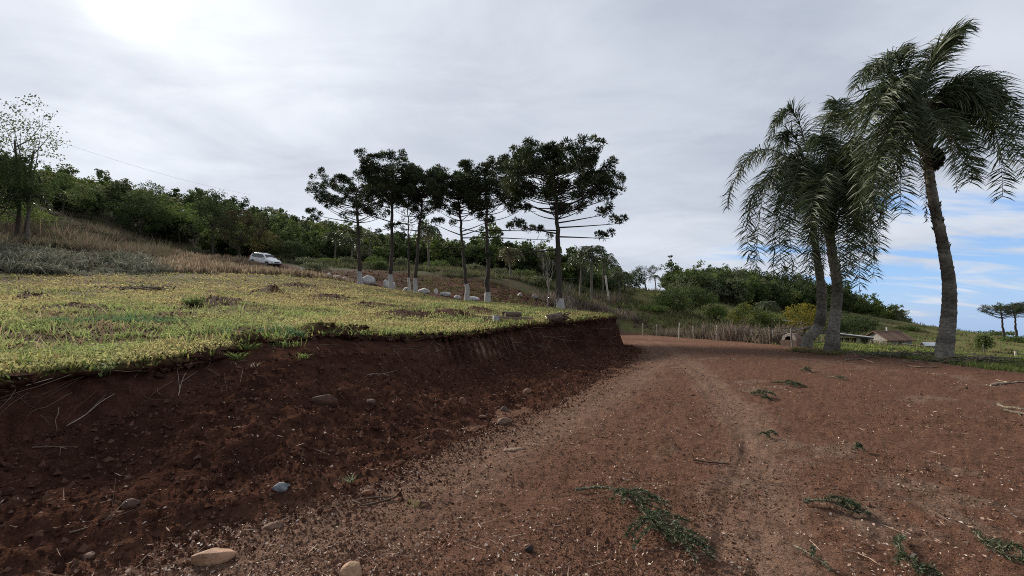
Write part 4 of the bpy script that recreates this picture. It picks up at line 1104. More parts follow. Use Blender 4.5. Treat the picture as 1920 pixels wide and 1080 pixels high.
# ------------------------------------------------------------------ forest on the hills
def forest(name, label, poly, n, seed, amin, amax, rmin, rmax, hs=(3.0, 6.8), power=.2, sizes=1.0):
    rs = np.random.RandomState(seed); mb = MB()
    x, y, r = scatter_polar(rs, n * 6, amin, amax, rmin, rmax, power)
    ok = in_poly(x, y, poly); x, y = x[ok][:n], y[ok][:n]
    z = ground_z(x, y)
    pals = [GREEN_D, GREEN_M, GREEN_M, GREEN_D, GREEN_L, GREYGREEN, GREEN_M]
    for i in range(len(x)):
        h = rs.uniform(*hs) * .92 * (1.4 if rs.rand() < .1 else 1) * (1 + .5 * float(fbm(x[i] * .05, y[i] * .05, None, 2, 5))); rx = rs.uniform(1.1, 2.6) * sizes; rz = h * rs.uniform(.40, .50)
        ncl = int(16 + rx * 5)
        p, idx = crown_points(rs, (x[i], y[i], z[i] + h - rz), rx, rx, rz, ncl, 28, .72 * sizes, .5, .58)
        c = palette(rs, len(p), pals[rs.randint(len(pals))], idx, .2) * .95
        leaves(p, (.30 + .24 * rs.rand(len(p))) * (0.75 + .25 * sizes), c, rs, mb, 0, True)
        mb.tube([(x[i], y[i], z[i] - .3), (x[i] + rs.normal() * .3, y[i], z[i] + h - rz)], [.13, .07], 4, (0.06, .052, .042))
    stuff(mb, name, M_leaf, label)
LEFT_WOOD = FOREST_EDGE + pl((1170, 552, 135), (1090, 518, 158), (1000, 503, 160), (850, 492, 156), (650, 462, 152), (500, 425, 150), (280, 390, 135), (130, 372, 122), (-200, 350, 118))
forest('forest', 'dense mixed green forest on the left hill', LEFT_WOOD, 700, 31, -55, 14, 58, 165)
RIGHT_WOOD = pl((1245, 560, 128), (1300, 575, 120), (1400, 590, 120), (1500, 610, 125), (1600, 632, 140), (1710, 645, 180), (1730, 640, 230), (1600, 605, 215), (1520, 580, 200), (1420, 552, 192), (1300, 556, 185))
forest('forest', 'dark green forest on the low hill behind the palms', RIGHT_WOOD, 420, 32, 14, 44, 115, 320, (5, 9), .2, 1.25)

# ------------------------------------------------------------------ trees and shrubs that stand out one by one
def tree_px(px, top, Y, wpx, label, seed, cols, hfrac=.42, base_py=None, **k):
    """tree whose top shows at pixel (px, top), crown wpx wide, standing on the ground at depth Y"""
    b = at2(px, 560, Y); tp = W(px, top, Y); h = max(tp[2] - b[2], .5)
    rx = wpx * Y / FPX * .5
    return broadleaf(b, h, rx, h * hfrac, label, seed, cols, **k)
# left edge
tree_px(28, 180, 44, 135, 'tall airy tree with sparse pale leaves at the left edge', 301, GREYGREEN, .36, nclump=130, nper=13, leaf=.20, clump=.6, trunk_r=.17, fill=.3, stems=2, low=.3)
tree_px(-25, 268, 41, 130, 'dense dark tree cut by the left edge of the view', 302, GREEN_D, .46, nclump=130, nper=55, leaf=.2, clump=.75, trunk_r=.2)
small_palm(at2(52, 400, 43), 4.4, 'small palm beside the airy tree at the left edge', 303, 1.5, 13)
tree_px(30, 382, 50, 120, 'bright green bush under the trees at the left edge', 304, GREEN_L, .5, name='bush', cat='bush', nclump=60, nper=45, leaf=.2, clump=.6, trunk_r=.05)
tree_px(108, 330, 72, 90, 'wide drooping tree where the left hill meets the sky', 305, GREEN_M, .46, nclump=70, nper=45, leaf=.25, clump=.8)
tree_px(255, 362, 80, 100, 'round dark tree alone above the bracken slope', 306, GREEN_D, .49, nclump=90, nper=60, leaf=.25, clump=.8)
tree_px(272, 338, 92, 60, 'pointed tree rising above the round dark one on the left hill', 307, GREEN_M, .46, nclump=60, nper=45, leaf=.25, clump=.7)
tree_px(180, 345, 88, 80, 'pale green tree between bracken slope and left ridge', 308, GREYGREEN, .46, nclump=60, nper=45, leaf=.25, clump=.8)
tree_px(330, 385, 86, 90, 'light green spreading tree right of the round dark one', 309, GREEN_L, .46, nclump=70, nper=45, leaf=.25, clump=.8)
tree_px(395, 358, 78, 78, 'tall dark tree above the maize stubble left of the car', 310, GREEN_D, .46, nclump=95, nper=60, leaf=.24, clump=.75, trunk_r=.2)
tree_px(446, 392, 74, 100, 'brownish dark tree with leaning limbs directly above the car', 311, BROWN + GREEN_D[:1], .46, nclump=95, nper=60, leaf=.22, clump=.75, trunk_r=.2)
tree_px(492, 430, 78, 70, 'olive tree tinged with rust just right above the car', 312, [(0.12, .09, .035), (0.09, .095, .035), (0.07, .08, .03)], .47, nclump=60, nper=45, leaf=.22, clump=.7)
tree_px(548, 455, 78, 66, 'dark rounded tree at the forest foot right of the car', 313, GREEN_D, .49, nclump=70, nper=55, leaf=.22, clump=.7)
for i, (px, top, Y, w, cols, lab) in enumerate((
        (575, 487, 72, 46, GREYGREEN, 'grey green shrub first right of the car'), (612, 486, 76, 40, GREEN_L, 'light shrub below the two slim palms on the slope'), (590, 495, 66, 44, GREYGREEN, 'low pale shrub in front of the shrubs right of the car'),
        (648, 484, 78, 38, GREYGREEN, 'pale shrub left of the leftmost araucaria trunk'), (704, 482, 78, 44, GREEN_L, 'green shrub between the two leftmost araucaria trunks'), (750, 486, 76, 34, GREYGREEN, 'grey shrub right behind the second araucaria trunk'),
        (712, 492, 70, 30, GREEN_M, 'small dark shrub on the red slope between araucaria trunks'), (820, 490, 80, 50, GREEN_L, 'light green shrub right of the skirted palm'), (850, 484, 84, 46, GREEN_M, 'rounded shrub left of the fifth araucaria trunk'),
        (890, 498, 76, 44, GREYGREEN, 'pale shrub between the fifth and sixth araucaria trunks'), (940, 505, 74, 44, GREYGREEN, 'grey green shrub right of the straight araucaria'), (985, 508, 72, 50, GREEN_M, 'dark shrub between straight and largest araucaria'),
        (1012, 520, 66, 36, GREYGREEN, 'straggly shrub just left of the largest araucaria trunk'), (860, 470, 96, 70, GREEN_D, 'dark tree patch behind the fifth araucaria trunk'))):
    tree_px(px, top, Y, w, lab, 330 + i, cols, .5, name='shrub', cat='shrub', nclump=38, nper=34, leaf=.2, clump=.55, trunk_r=.05, group='shrubs along the foot of the forest')
G_SP = 'small palms scattered on the hills'
small_palm(at2(628, 500, 80), 4.6, 'slim palm on the slope left of the leftmost araucaria', 351, 1.9, 14, G_SP)
small_palm(at2(658, 500, 78), 4.0, 'shorter slim palm nearest the leftmost araucaria trunk', 352, 1.7, 13, G_SP)
small_palm(at2(692, 500, 84), 5.0, 'pale palm between the two leftmost araucaria trunks', 353, 1.8, 13, G_SP, col=[(0.13, .15, .05), (0.10, .12, .04)])
small_palm(at2(803, 500, 72), 6.2, 'palm with skirt of dead fronds between araucaria trunks', 354, 1.9, 14, G_SP, skirt=True)
small_palm(at2(958, 510, 68), 3.8, 'yellowish palm on the slope right of the straight araucaria', 355, 1.7, 14, G_SP, col=[(0.14, .13, .06), (0.11, .11, .05)], skirt=True)
small_palm(at2(1112, 560, 62), 6.4, 'tallest palm of the clump right of the largest araucaria', 356, 2.1, 16, G_SP)
small_palm(at2(1090, 560, 64), 5.4, 'palm just right of the largest araucaria trunk', 357, 2.0, 16, G_SP)
small_palm(at2(1130, 560, 66), 5.0, 'palm immediately left of the pale utility pole', 358, 2.0, 15, G_SP)
small_palm(at2(1160, 560, 72), 3.4, 'palm immediately right of the pale utility pole', 359, 1.7, 14, G_SP)
small_palm(at2(1229, 548, 124), 3.4, 'tiny palm silhouetted on the grassy crest', 360, 1.5, 12, G_SP, 16)
small_palm(at2(1440, 590, 96), 4.4, 'palm on the wooded hill between citrus trees and the pair of palms', 361, 2.2, 14, G_SP)
small_palm(at2(1252, 560, 84), 3.0, 'small palm above the big round bush', 362, 1.3, 12, G_SP)
# crest to the right of the row
for i, (px, top, Y, w) in enumerate(((1090, 485, 84, 56), (1125, 492, 100, 60), (1150, 505, 112, 44), (1172, 512, 114, 40), (1192, 510, 116, 36), (1135, 515, 106, 40))):
    tree_px(px, top, Y, w, ('dark tree close behind the palm clump', 'leafy tree on the skyline above the utility pole', 'first dark tree of the crest clump', 'middle dark tree of the crest clump', 'last dark tree of the crest clump, beside the far araucaria', 'low dark tree in front of the crest clump')[i], 370 + i, GREEN_D if i % 2 == 0 else GREEN_M, .47, nclump=60, nper=40, leaf=.28, clump=.8, group='dark trees on the grassy crest')
araucaria(at2(1211, 548, 120), W(1208, 505, 120), 2.5, 3.0, .5, 'small distant araucaria on the grassy crest', 'distant araucarias', 380, dens=.6, tuft_n=30, r0=.2, thin=.4)
# right middle distance
tree_px(1280, 540, 66, 116, 'big round dark green bush behind the dry grass', 381, GREEN_M + GREEN_D, .5, name='bush', cat='bush', nclump=170, nper=60, leaf=.2, clump=.75, trunk_r=.12)
tree_px(1222, 588, 62, 60, 'low yellowish bush left of the big round one', 382, GREEN_L, .5, name='bush', cat='bush', nclump=60, nper=45, leaf=.18, clump=.5, trunk_r=.05)
tree_px(1240, 565, 72, 50, 'light bush touching the left of the big round bush', 383, GREEN_L, .5, name='bush', cat='bush', nclump=60, nper=40, leaf=.18, clump=.5, trunk_r=.05)
tree_px(1278, 512, 100, 66, 'airy tree with open crown behind the big round bush', 384, GREYGREEN, .36, nclump=60, nper=16, leaf=.25, clump=.8, fill=.35, stems=2)
tree_px(1344, 574, 62, 46, 'small rounded tree between big bush and citrus', 385, GREEN_L, .5, nclump=60, nper=45, leaf=.17, clump=.5)
tree_px(1402, 570, 50, 72, 'citrus tree with yellow tinged leaves, left of the roof edge', 386, YELLOW + GREEN_M, .5, nclump=110, nper=55, leaf=.15, clump=.5)
tree_px(1440, 585, 52, 56, 'darker citrus tree under the light roof edge', 387, YELLOW[1:] + GREEN_M, .5, nclump=80, nper=50, leaf=.15, clump=.5)
tree_px(1372, 600, 56, 44, 'low dark bush left of the citrus trees', 388, GREEN_D, .5, name='bush', cat='bush', nclump=60, nper=45, leaf=.16, clump=.45, trunk_r=.05)
tree_px(1506, 568, 46, 66, 'golden yellow leaved tree beside the curved palm trunk', 389, YELLOW[:2] + [(0.24, .19, .04)], .48, nclump=100, nper=50, leaf=.14, clump=.45)
tree_px(1405, 512, 165, 52, 'umbrella shaped tree on top of the right hill', 390, GREEN_D, .34, nclump=50, nper=30, leaf=.45, clump=1.2, fill=.6)
tree_px(1300, 510, 160, 60, 'flat topped tree on the left shoulder of the right hill', 391, GREEN_D, .36, nclump=60, nper=30, leaf=.45, clump=1.2, fill=.55)
tree_px(1600, 590, 100, 70, 'dark tree behind the lean-to shed', 392, GREEN_D, .49, nclump=80, nper=45, leaf=.3, clump=.9)
tree_px(1560, 600, 80, 60, 'dark bush between the trunks of the palm pair', 393, GREEN_D, .5, name='bush', cat='bush', nclump=70, nper=45, leaf=.25, clump=.8)
# far right
for i, (px, top, Y) in enumerate(((1876, 578, 118), (1900, 574, 122), (1926, 572, 116))):
    araucaria(at2(px + 8, 648, Y), W(px, top, Y), 3.6, 3.6, .62, ('left of the three flat topped araucarias at the right edge', 'middle of the three flat topped araucarias at the right edge', 'araucaria cut by the right edge of the view')[i], 'distant araucarias', 395 + i, dens=.75, tuft_n=34, r0=.3, thin=.2)
for i, (px, top, Y, w, lab) in enumerate(((1840, 628, 95, 18, 'thin young conifer left of the far right araucarias'), (1860, 636, 130, 60, 'bushy tree under the far right araucarias'), (1905, 634, 110, 50, 'dark shrub below the rightmost araucaria'),
                                          (1725, 628, 170, 60, 'tree clump right of the tiled roof house'), (1775, 634, 200, 60, 'distant tree behind the tallest palm trunk'), (1815, 640, 180, 50, 'distant low tree right of the tallest palm trunk'), (1700, 640, 120, 40, 'shrub behind the low metal roof'))):
    tree_px(px, top, Y, w, lab, 400 + i, GREEN_M if i != 3 else GREEN_D, .48, nclump=50, nper=30, leaf=.35, clump=.9)

def bare_tree(base, hgt, label, seed, spread=1.2, r0=.10, col=(0.16, .145, .13), depth=4, group=None):
    rs = np.random.RandomState(seed); base = np.asarray(base, float)
    t = thing('bare_tree', base, label, 'tree', group); tm = MB(); bm = MB()
    def grow(p, d, L, r, lv, mb):
        n = 5; pts = [p]
        for i in range(n):
            d = nrm(d + rs.normal(size=3) * .12 + np.array([0, 0, .03])); pts.append(pts[-1] + d * L / n)
        pts = np.array(pts); mb.tube(pts, np.linspace(r, r * .55, n + 1), 5 if lv == 0 else 3, np.array(col) * (0.8 + .4 * rs.rand()))
        if lv >= depth: return
        for k in range(3 + (lv > 0)):
            f = rs.uniform(.45, 1); q = pts[min(n, int(f * n))]
            e = nrm(d * .8 + rand_dirs(rs, 1)[0] * spread * .6 + np.array([0, 0, .25])); grow(q, e, L * rs.uniform(.45, .72), r * .5, lv + 1, bm)
    grow(base - [0, 0, .2], np.array([0, 0, 1.0]), hgt * .45, r0, 0, tm)
    part(tm, 'trunk', M_bark, t, True); part(bm, 'branches', M_bark, t, True)
    return t
bare_tree(at2(1026, 570, 46), 9.6, 'tall bare tree directly left of the largest araucaria trunk', 421, .8)
bare_tree(at2(1072, 570, 46), 8.8, 'tall bare tree directly right of the largest araucaria trunk', 422, .8)
bare_tree(at2(1038, 580, 34), 2.6, 'small pale dead tree in front of the largest araucaria', 423, 1.3, .06, (0.26, .22, .18), 3)
bare_tree(at2(1108, 585, 38), 2.2, 'leaning leafless sapling right of the largest araucaria', 424, 1.3, .04, (0.24, .20, .16), 3)
bare_tree(at2(560, 470, 100), 6.0, 'leafless tree standing in the forest right of the car', 425, .9, .09, (0.2, .18, .16), 3)
bare_tree(at2(1070, 480, 110), 7.0, 'thin leafless tree on the skyline behind the largest araucaria', 426, .9, .08, (0.2, .18, .17), 3)

# ------------------------------------------------------------------ the parked car
def rotz(a): return np.array([[math.cos(a), -math.sin(a), 0], [math.sin(a), math.cos(a), 0], [0, 0, 1]])
M_paint = material('white_car_paint', 0.25, (0.72, 0.72, 0.71), [(3, 4, .05)], None, spec=.5)
M_glass = material('dark_glass', 0.06, (0.012, 0.014, 0.016), None, None, spec=.6)
M_rubber = material('black_rubber', 0.8, (0.015, 0.015, 0.015), None, [(60, 3, .004)], spec=.3)
M_alloy = material('alloy_rim', 0.35, (0.45, 0.45, 0.46), None, None, metallic=.8)
M_lamp = material('lamp_lens', 0.1, (0.55, 0.56, 0.58), None, None, spec=.6)
M_red = material('red_lamp_lens', 0.15, (0.28, 0.012, 0.010), None, None, spec=.6)
M_blk = material('black_plastic', 0.55, (0.02, 0.02, 0.021), None, None)
def build_car():
    c = at2(497, 500, 65.0)
    t = thing('parked_car', (0, 0, 0), 'white sport utility vehicle parked nose down on the sloping track', 'car')
    L, Wd = 4.5, 1.8
    # side outline stations: x, lower z, waist z, roof z, half width waist, half width roof
    st = [(-2.22, .55, .95, 1.02, .70, .66), (-2.15, .40, 1.02, 1.25, .84, .68), (-1.95, .33, 1.05, 1.58, .88, .66), (-1.2, .30, 1.06, 1.70, .90, .68), (-.3, .30, 1.04, 1.72, .90, .69), (.35, .30, 1.02, 1.64, .90, .66),
          (.75, .30, 1.01, 1.40, .90, .70), (1.15, .30, 1.0, 1.06, .89, .76), (1.75, .33, .92, .97, .86, .74), (2.1, .38, .80, .86, .80, .66), (2.25, .48, .66, .70, .66, .56)]
    rings = []
    for x, zl, zw, zr, hw, hr in st:
        zm = (zl + zw) / 2
        half = [(0, zl), (hw * .9, zl), (hw, zl + .12), (hw * 1.01, zm), (hw * .98, zw), (hr * 1.0 + (hw - hr) * .1, zw + (zr - zw) * .82), (hr * .85, zr - .01), (0, zr + .015)]
        ring = [(x, y, z) for y, z in half] + [(x, -y, z) for y, z in half[-2:0:-1]]
        rings.append(ring)
    m = len(rings[0]); V = np.array(rings).reshape(-1, 3); n = len(rings)
    i = np.arange(n - 1)[:, None] * m; j = np.arange(m)[None]; k = (np.arange(m)[None] + 1) % m
    Q = np.stack([i + j, i + m + j, i + m + k, i + k], -1).reshape(-1, 4)
    T = [[0, q, q + 1] for q in range(1, m - 1)] + [[(n - 1) * m, (n - 1) * m + q + 1, (n - 1) * m + q] for q in range(1, m - 1)]
    b = MB(); b.add(V, Q, T); body = part(b, 'body', M_paint, t, True)
    bev = body.modifiers.new('round', 'SUBSURF'); bev.levels = 1; bev.render_levels = 1
    # windows
    def pane(name, pts, mat, th=.012):
        mbx = MB(); P = np.array(pts, float); nn = nrm(np.cross(P[1] - P[0], P[2] - P[0])); a = P + nn * th; q = P - nn * th
        k = len(P); f = MB(); V = np.concatenate([a, q]); Qs = [[i, (i + 1) % k, k + (i + 1) % k, k + i] for i in range(k)]
        if k == 4: Qs += [[3, 2, 1, 0], [4, 5, 6, 7]]
        f.add(V, Qs); return part(f, name, mat, t)
    for sg in (-1, 1):
        def S(x, z):
            f = (z - 1.04) / .62; return (x, sg * (0.905 - .20 * f), z)
        pane('side_window', [S(.12, 1.09), S(.86, 1.09), S(.40, 1.55), S(.12, 1.58)], M_glass)
        pane('side_window', [S(-.75, 1.10), S(.04, 1.09), S(.04, 1.58), S(-.75, 1.60)], M_glass)
        pane('side_window', [S(-1.75, 1.13), S(-.83, 1.10), S(-.83, 1.60), S(-1.55, 1.54)], M_glass)
        pane('door_handle', [(.25, sg * .915, .93), (.45, sg * .915, .93), (.45, sg * .915, .97), (.25, sg * .915, .97)], M_paint, .02)
        pane('door_handle', [(-.62, sg * .915, .95), (-.42, sg * .915, .95), (-.42, sg * .915, .99), (-.62, sg * .915, .99)], M_paint, .02)
        pane('sill', [(-1.0, sg * .90, .30), (1.0, sg * .90, .30), (1.0, sg * .90, .40), (-1.0, sg * .90, .40)], M_blk, .03)
        mm = MB(); mm.box((.72, sg * 1.0, 1.12), (.14, .2, .13)); part(mm, 'wing_mirror', M_paint, t)
        hl = MB(); hl.box((2.06, sg * .62, .72), (.26, .30, .15), rotz(-sg * .35)); part(hl, 'headlight', M_lamp, t)
        tl = MB(); tl.box((-2.13, sg * .74, 1.02), (.16, .22, .34), rotz(sg * .3)); part(tl, 'tail_light', M_red, t)
        for x in (-1.36, 1.38):
            wl = MB(); an = np.linspace(0, 2 * PI, 25)[:-1]
            prof = [(.20, -.10), (.31, -.11), (.335, -.07), (.335, .07), (.31, .11), (.20, .10)]
            V = np.array([[(x + r * math.cos(a), sg * .80 + o, .335 + r * math.sin(a)) for a in an] for r, o in prof]).reshape(-1, 3)
            i = np.arange(5)[:, None] * 24; j = np.arange(24)[None]; k = (j + 1) % 24
            wl.add(V, np.stack([i + j, i + k, i + 24 + k, i + 24 + j], -1).reshape(-1, 4)); wh = part(wl, 'wheel', M_rubber, t, True)
            rm = MB(); 
            for a in range(5): 
                aa = a * 2 * PI / 5; rm.box((x + .1 * math.cos(aa), sg * .895, .335 + .1 * math.sin(aa)), (.22, .03, .06), np.array([[math.cos(aa), 0, -math.sin(aa)], [0, 1, 0], [math.sin(aa), 0, math.cos(aa)]]))
            V = np.array([(x + r * math.cos(a), sg * .87, .335 + r * math.sin(a)) for r in (.19, .225) for a in an]); j = np.arange(24); rm.add(V, np.stack([j, (j + 1) % 24, 24 + (j + 1) % 24, 24 + j], -1))
            part(rm, 'rim', M_alloy, t, False, wh)
            ar_ = MB(); V = np.array([(x + r * math.cos(a), sg * .915, .335 + r * math.sin(a)) for r in (.345, .41) for a in np.linspace(0, PI, 14)]); j = np.arange(13); ar_.add(V, np.stack([j, j + 1, 14 + j + 1, 14 + j], -1)); part(ar_, 'wheel_arch', M_blk, t)
    pane('windscreen', [(1.10, -.70, 1.08), (1.10, .70, 1.08), (.55, .60, 1.56), (.55, -.60, 1.56)], M_glass, .02)
    pane('rear_window', [(-2.14, .62, 1.16), (-2.14, -.62, 1.16), (-2.0, -.58, 1.52), (-2.0, .58, 1.52)], M_glass, .03)
    g = MB(); g.box((2.2, 0, .66), (.1, .8, .16)); part(g, 'grille', M_blk, t)
    bp = MB(); bp.box((2.18, 0, .46), (.14, 1.5, .14)); part(bp, 'front_bumper', M_blk, t)
    for sg in (-1, 1):
        r = MB(); r.tube([(-1.7, sg * .58, 1.72), (-1.5, sg * .58, 1.77), (.1, sg * .57, 1.76), (.3, sg * .57, 1.68)], .022, 5); part(r, 'roof_rail', M_blk, t)
    yaw = math.radians(-24)
    d = np.array([math.cos(yaw), math.sin(yaw)])
    f = c[:2] + d * 1.38; q = c[:2] - d * 1.36
    zf, zq = float(H(*f)), float(H(*q)); pitch = math.atan2(zf - zq, 2.74)
    l_, r_ = c[:2] + np.array([-d[1], d[0]]) * .8, c[:2] - np.array([-d[1], d[0]]) * .8
    roll = math.atan2(float(H(*l_)) - float(H(*r_)), 1.6)
    t.matrix_world = Matrix.Translation((c[0], c[1], (zf + zq) / 2 + .04)) @ Matrix.Rotation(yaw, 4, 'Z') @ Matrix.Rotation(-pitch, 4, 'Y') @ Matrix.Rotation(roll, 4, 'X')
    return c
build_car()

# ------------------------------------------------------------------ rocks
def rock(loc, size, col, label, seed, name='rock', group=None, nor=None, rot=0.0, mat=None, rough=.28, sink=.25, cat='rock'):
    bm = bmesh.new(); bmesh.ops.create_icosphere(bm, subdivisions=3, radius=1.0)
    V = np.array([v.co[:] for v in bm.verts]); T = np.array([[v.index for v in f.verts] for f in bm.faces]); bm.free()
    rs = np.random.RandomState(seed)
    V = V * (1 + rough * 2.0 * fbm(V[:, 0] * 1.1 + seed, V[:, 1] * 1.1, V[:, 2] * 1.1, 3, seed))[:, None]
    for k in range(7):                      # flat broken facets
        d = rand_dirs(rs, 1)[0]; h = V @ d; lim = .62 + .25 * rs.rand()
        V = V - np.outer(np.maximum(h - lim, 0) * .85, d)
    V = V + .03 * fbm(V[:, 0] * 6, V[:, 1] * 6, V[:, 2] * 6, 3, seed + 9)[:, None]
    V = (V * np.asarray(size) * .5) @ rotz(rot).T
    loc = np.asarray(loc, float); V[:, 2] += size[2] * (.5 - sink)
    c = lerpc(np.asarray(col) * .8, np.asarray(col) * 1.15, sstep(fbm(V[:, 0] * 3 / size[0], V[:, 1] * 3 / size[0], V[:, 2] * 3 / size[0], 4, seed + 3), -.2, .2))
    mb = MB(); mb.add(V + loc, None, T, c)
    return solo(mb, name, mat or M_rock, loc, label, cat, group, True)
def rock_px(px, py, size, col, label, seed, **k):
    p, n = cast(px, py); return rock(p, size, col, label, seed, **k)
SAND = (0.30, .19, .125)
for i, (px, py, sz, col, rot, lab) in enumerate((
        (396, 1052, (.30, .15, .14), SAND, .25, 'large tan rock at the foot of the bank, bottom left'), (660, 1078, (.17, .12, .12), (0.33, .22, .14), 0, 'tan rock cut by the bottom edge of the view'),
        (530, 916, (.15, .10, .10), (0.24, .30, .35), .2, 'bluish grey stone half buried in the dark slope'), (512, 990, (.17, .09, .07), (0.19, .125, .09), .5, 'flat brown stone where dark slope meets road'),
        (606, 757, (.36, .22, .24), (0.105, .06, .042), .4, 'big brown rock sticking out of the dark bank slope'), (695, 756, (.14, .11, .11), (0.14, .09, .07), .2, 'smaller brown stone right of the big bank rock'),
        (945, 793, (.24, .16, .13), (0.24, .175, .13), .3, 'tan stone at the toe of the bank in the middle'), (946, 770, (.16, .12, .13), (0.13, .10, .085), .6, 'grey brown stone just behind the tan toe stone'),
        (990, 735, (.20, .15, .16), (0.22, .135, .09), .9, 'reddish stone below the grooved cut'), (868, 757, (.14, .10, .2), (0.22, .125, .085), .4, 'upright reddish stone on the slope under the grooves'),
        (962, 844, (.30, .15, .05), (0.23, .165, .12), .2, 'flat pale stone pressed into the road near the bank'), (245, 947, (.12, .08, .08), (0.13, .09, .07), .7, 'brown stone beside a twig low on the dark slope'),
        (690, 925, (.10, .07, .06), (0.25, .12, .075), .1, 'small orange stone above the curled stick'), (795, 948, (.11, .09, .09), (0.17, .095, .07), .4, 'brown stone beside the grass sprig on the road'),
        (993, 1030, (.075, .05, .045), (0.045, .043, .042), .2, 'small black stone on the road'), (905, 782, (.14, .10, .06), (0.2, .12, .085), .2, 'low reddish stone left of the tan toe stone'),
        (165, 1045, (.09, .07, .06), (0.17, .11, .085), .2, 'small brown stone low in the left corner'))):
    rock_px(px, py, sz, np.array(col) * ([.95, .88, .82] if i < 2 else [.66, .57, .52]), lab, 500 + i, rot=rot, sink=.34 if i < 2 else .42, group='loose stones along the bank and road')
WH = (0.50, .49, .47)
for i, (px, py, Y, sz, lab) in enumerate((
        (690, 528, 56, (2.0, 1.3, 1.35), 'largest white boulder, right of the leftmost araucaria trunk'), (616, 522, 58.5, (.75, .6, .65), 'first of three white boulders left of the leftmost araucaria'), (630, 524, 57.5, (1.05, .7, .65), 'middle of three white boulders left of the leftmost araucaria'),
        (647, 526, 56.5, (.8, .6, .6), 'third white boulder, nearest the leftmost araucaria'), (724, 527, 54, (.9, .4, 1.15), 'tilted white slab left of the second araucaria trunk'), (739, 530, 53, (.3, .3, .9), 'white stone right of the second araucaria trunk'),
        (565, 511, 62, (.45, .35, .8), 'upright white stone downhill of the car'), (523, 516, 52, (.5, .4, .35), 'small white stone on the stubble below the car'), (762, 536, 51, (1.1, .7, .6), 'white stone behind the slender araucaria trunk'),
        (795, 540, 51, (1.5, .8, .75), 'white boulder right of the leaning araucaria trunk'), (818, 544, 50, (.4, .4, .75), 'narrow white stone left of the curved white stone'), (835, 545, 49, (1.1, .5, .6), 'curved white stone between fourth and fifth araucaria'),
        (858, 549, 48, (.8, .5, .5), 'white stone touching the left of the fifth araucaria trunk'), (888, 552, 47, (1.4, .8, .62), 'white boulder right of the fifth araucaria trunk'), (912, 549, 50, (.5, .5, .6), 'white stone behind the straight araucaria trunk'),
        (975, 552, 52, (.9, .6, .6), 'grey white boulder on the red slope left of the largest araucaria'), (1003, 553, 53, (1.2, .8, .6), 'grey boulder at the right end of the red slope'))):
    p = at2(px, py, Y)
    rock(p, np.array(sz) * .95, WH if i < 15 else (0.28, .25, .22), lab, 540 + i, name='boulder', cat='boulder', group='whitewashed boulders along the track', mat=M_lime if i < 15 else None, rot=.3 * i, sink=.15, rough=.2)

# ------------------------------------------------------------------ fallen araucaria branches, sticks, planks
def needle_twig(mb_s, mb_n, P, rs, dens=170, nl=.045, r=.008, col=None):
    P = np.asarray(P, float); n = len(P); q = np.linspace(0, 1, n)
    L = np.linalg.norm(np.diff(P, axis=0), axis=1).sum()
    mb_s.tube(P, r * (1 - .6 * q), 5, np.array([0.13, .105, .07]))
    m = int(dens * L / .3); f = rs.rand(m); c = np.stack([np.interp(f, q, P[:, a]) for a in range(3)], 1)
    Tn = nrm(np.stack([np.interp(f, q, np.gradient(P, axis=0)[:, a]) for a in range(3)], 1))
    d = nrm(rand_dirs(rs, m) + Tn * .9 + np.array([0, 0, .25]))
    cc = palette(rs, m, col or [(0.045, .062, .028), (0.062, .080, .038), (0.036, .050, .024), (0.11, .125, .075)])
    blades(c, c + d * (nl * (0.7 + .6 * rs.rand(m)))[:, None], .010, cc, cc * 1.3, rs, mb_n)
def fallen_branch(pix, label, seed, twigs=0, spread=.3, tl=.5, r=.012, dens=170, nl=.045, bare=0.0):
    rs = np.random.RandomState(seed); pts = []
    for px, py in pix:
        p = ONZ(px, py, .03); p[2] = float(ground_z(p[0], p[1])) + .035; pts.append(p)
    pts = np.array(pts); s = np.concatenate([[0], np.cumsum(np.linalg.norm(np.diff(pts, axis=0), axis=1))])
    P = smooth_curve(pts, s, np.linspace(0, s[-1], 14)); P[:, 2] += .02 * np.sin(np.linspace(0, PI, 14))
    t = thing('fallen_branch', P[0], label, 'branch', 'fallen araucaria branches on the road')
    ms, mn = MB(), MB(); k0 = int(14 * bare)
    ms.tube(P, r * (1 - .5 * np.linspace(0, 1, 14)), 6, np.array([0.15, .125, .09]))
    needle_twig(ms, mn, P[k0:], rs, dens, nl, r * .6)
    for k in range(twigs):
        i = rs.randint(5, 13); d = nrm(P[min(i + 1, 13)] - P[i - 1]); sd = np.cross(d, [0, 0, 1.0])
        a = rs.uniform(-1, 1) * spread; e = nrm(d + sd * a * 2.2); q = np.linspace(0, 1, 7)
        Tw = P[i] + e * (q * tl * rs.uniform(.6, 1.15))[:, None] + sd * (.10 * a * q ** 2)[:, None]; Tw[:, 2] += .07 * rs.rand() * np.sin(q * PI * .9) + .015
        needle_twig(ms, mn, Tw, rs, dens, nl, r * .5)
    part(ms, 'stem', M_bark, t, True); part(mn, 'needles', M_needle, t)
    return t
fallen_branch([(1078, 914), (1130, 912), (1175, 935), (1215, 975), (1262, 1020)], 'large bushy green branch lying in the middle of the road', 601, 24, .5, .36, .012, 130, .036)
fallen_branch([(1506, 944), (1550, 950), (1610, 962)], 'straight green branch lying right of the large bushy one', 602, 5, .3, .16, .012)
fallen_branch([(1692, 1008), (1685, 1035), (1705, 1060), (1765, 1090)], 'hooked green branch at the bottom right of the road', 603, 3, .3, .12, .011)
fallen_branch([(1828, 1005), (1860, 1035), (1930, 1065)], 'green branch in the bottom right corner', 604, 3, .3, .14, .012)
fallen_branch([(1488, 1025), (1520, 1045), (1560, 1070)], 'thin fading branch between bushy and hooked branches', 605, 1, .3, .1, .008, 90, .03)
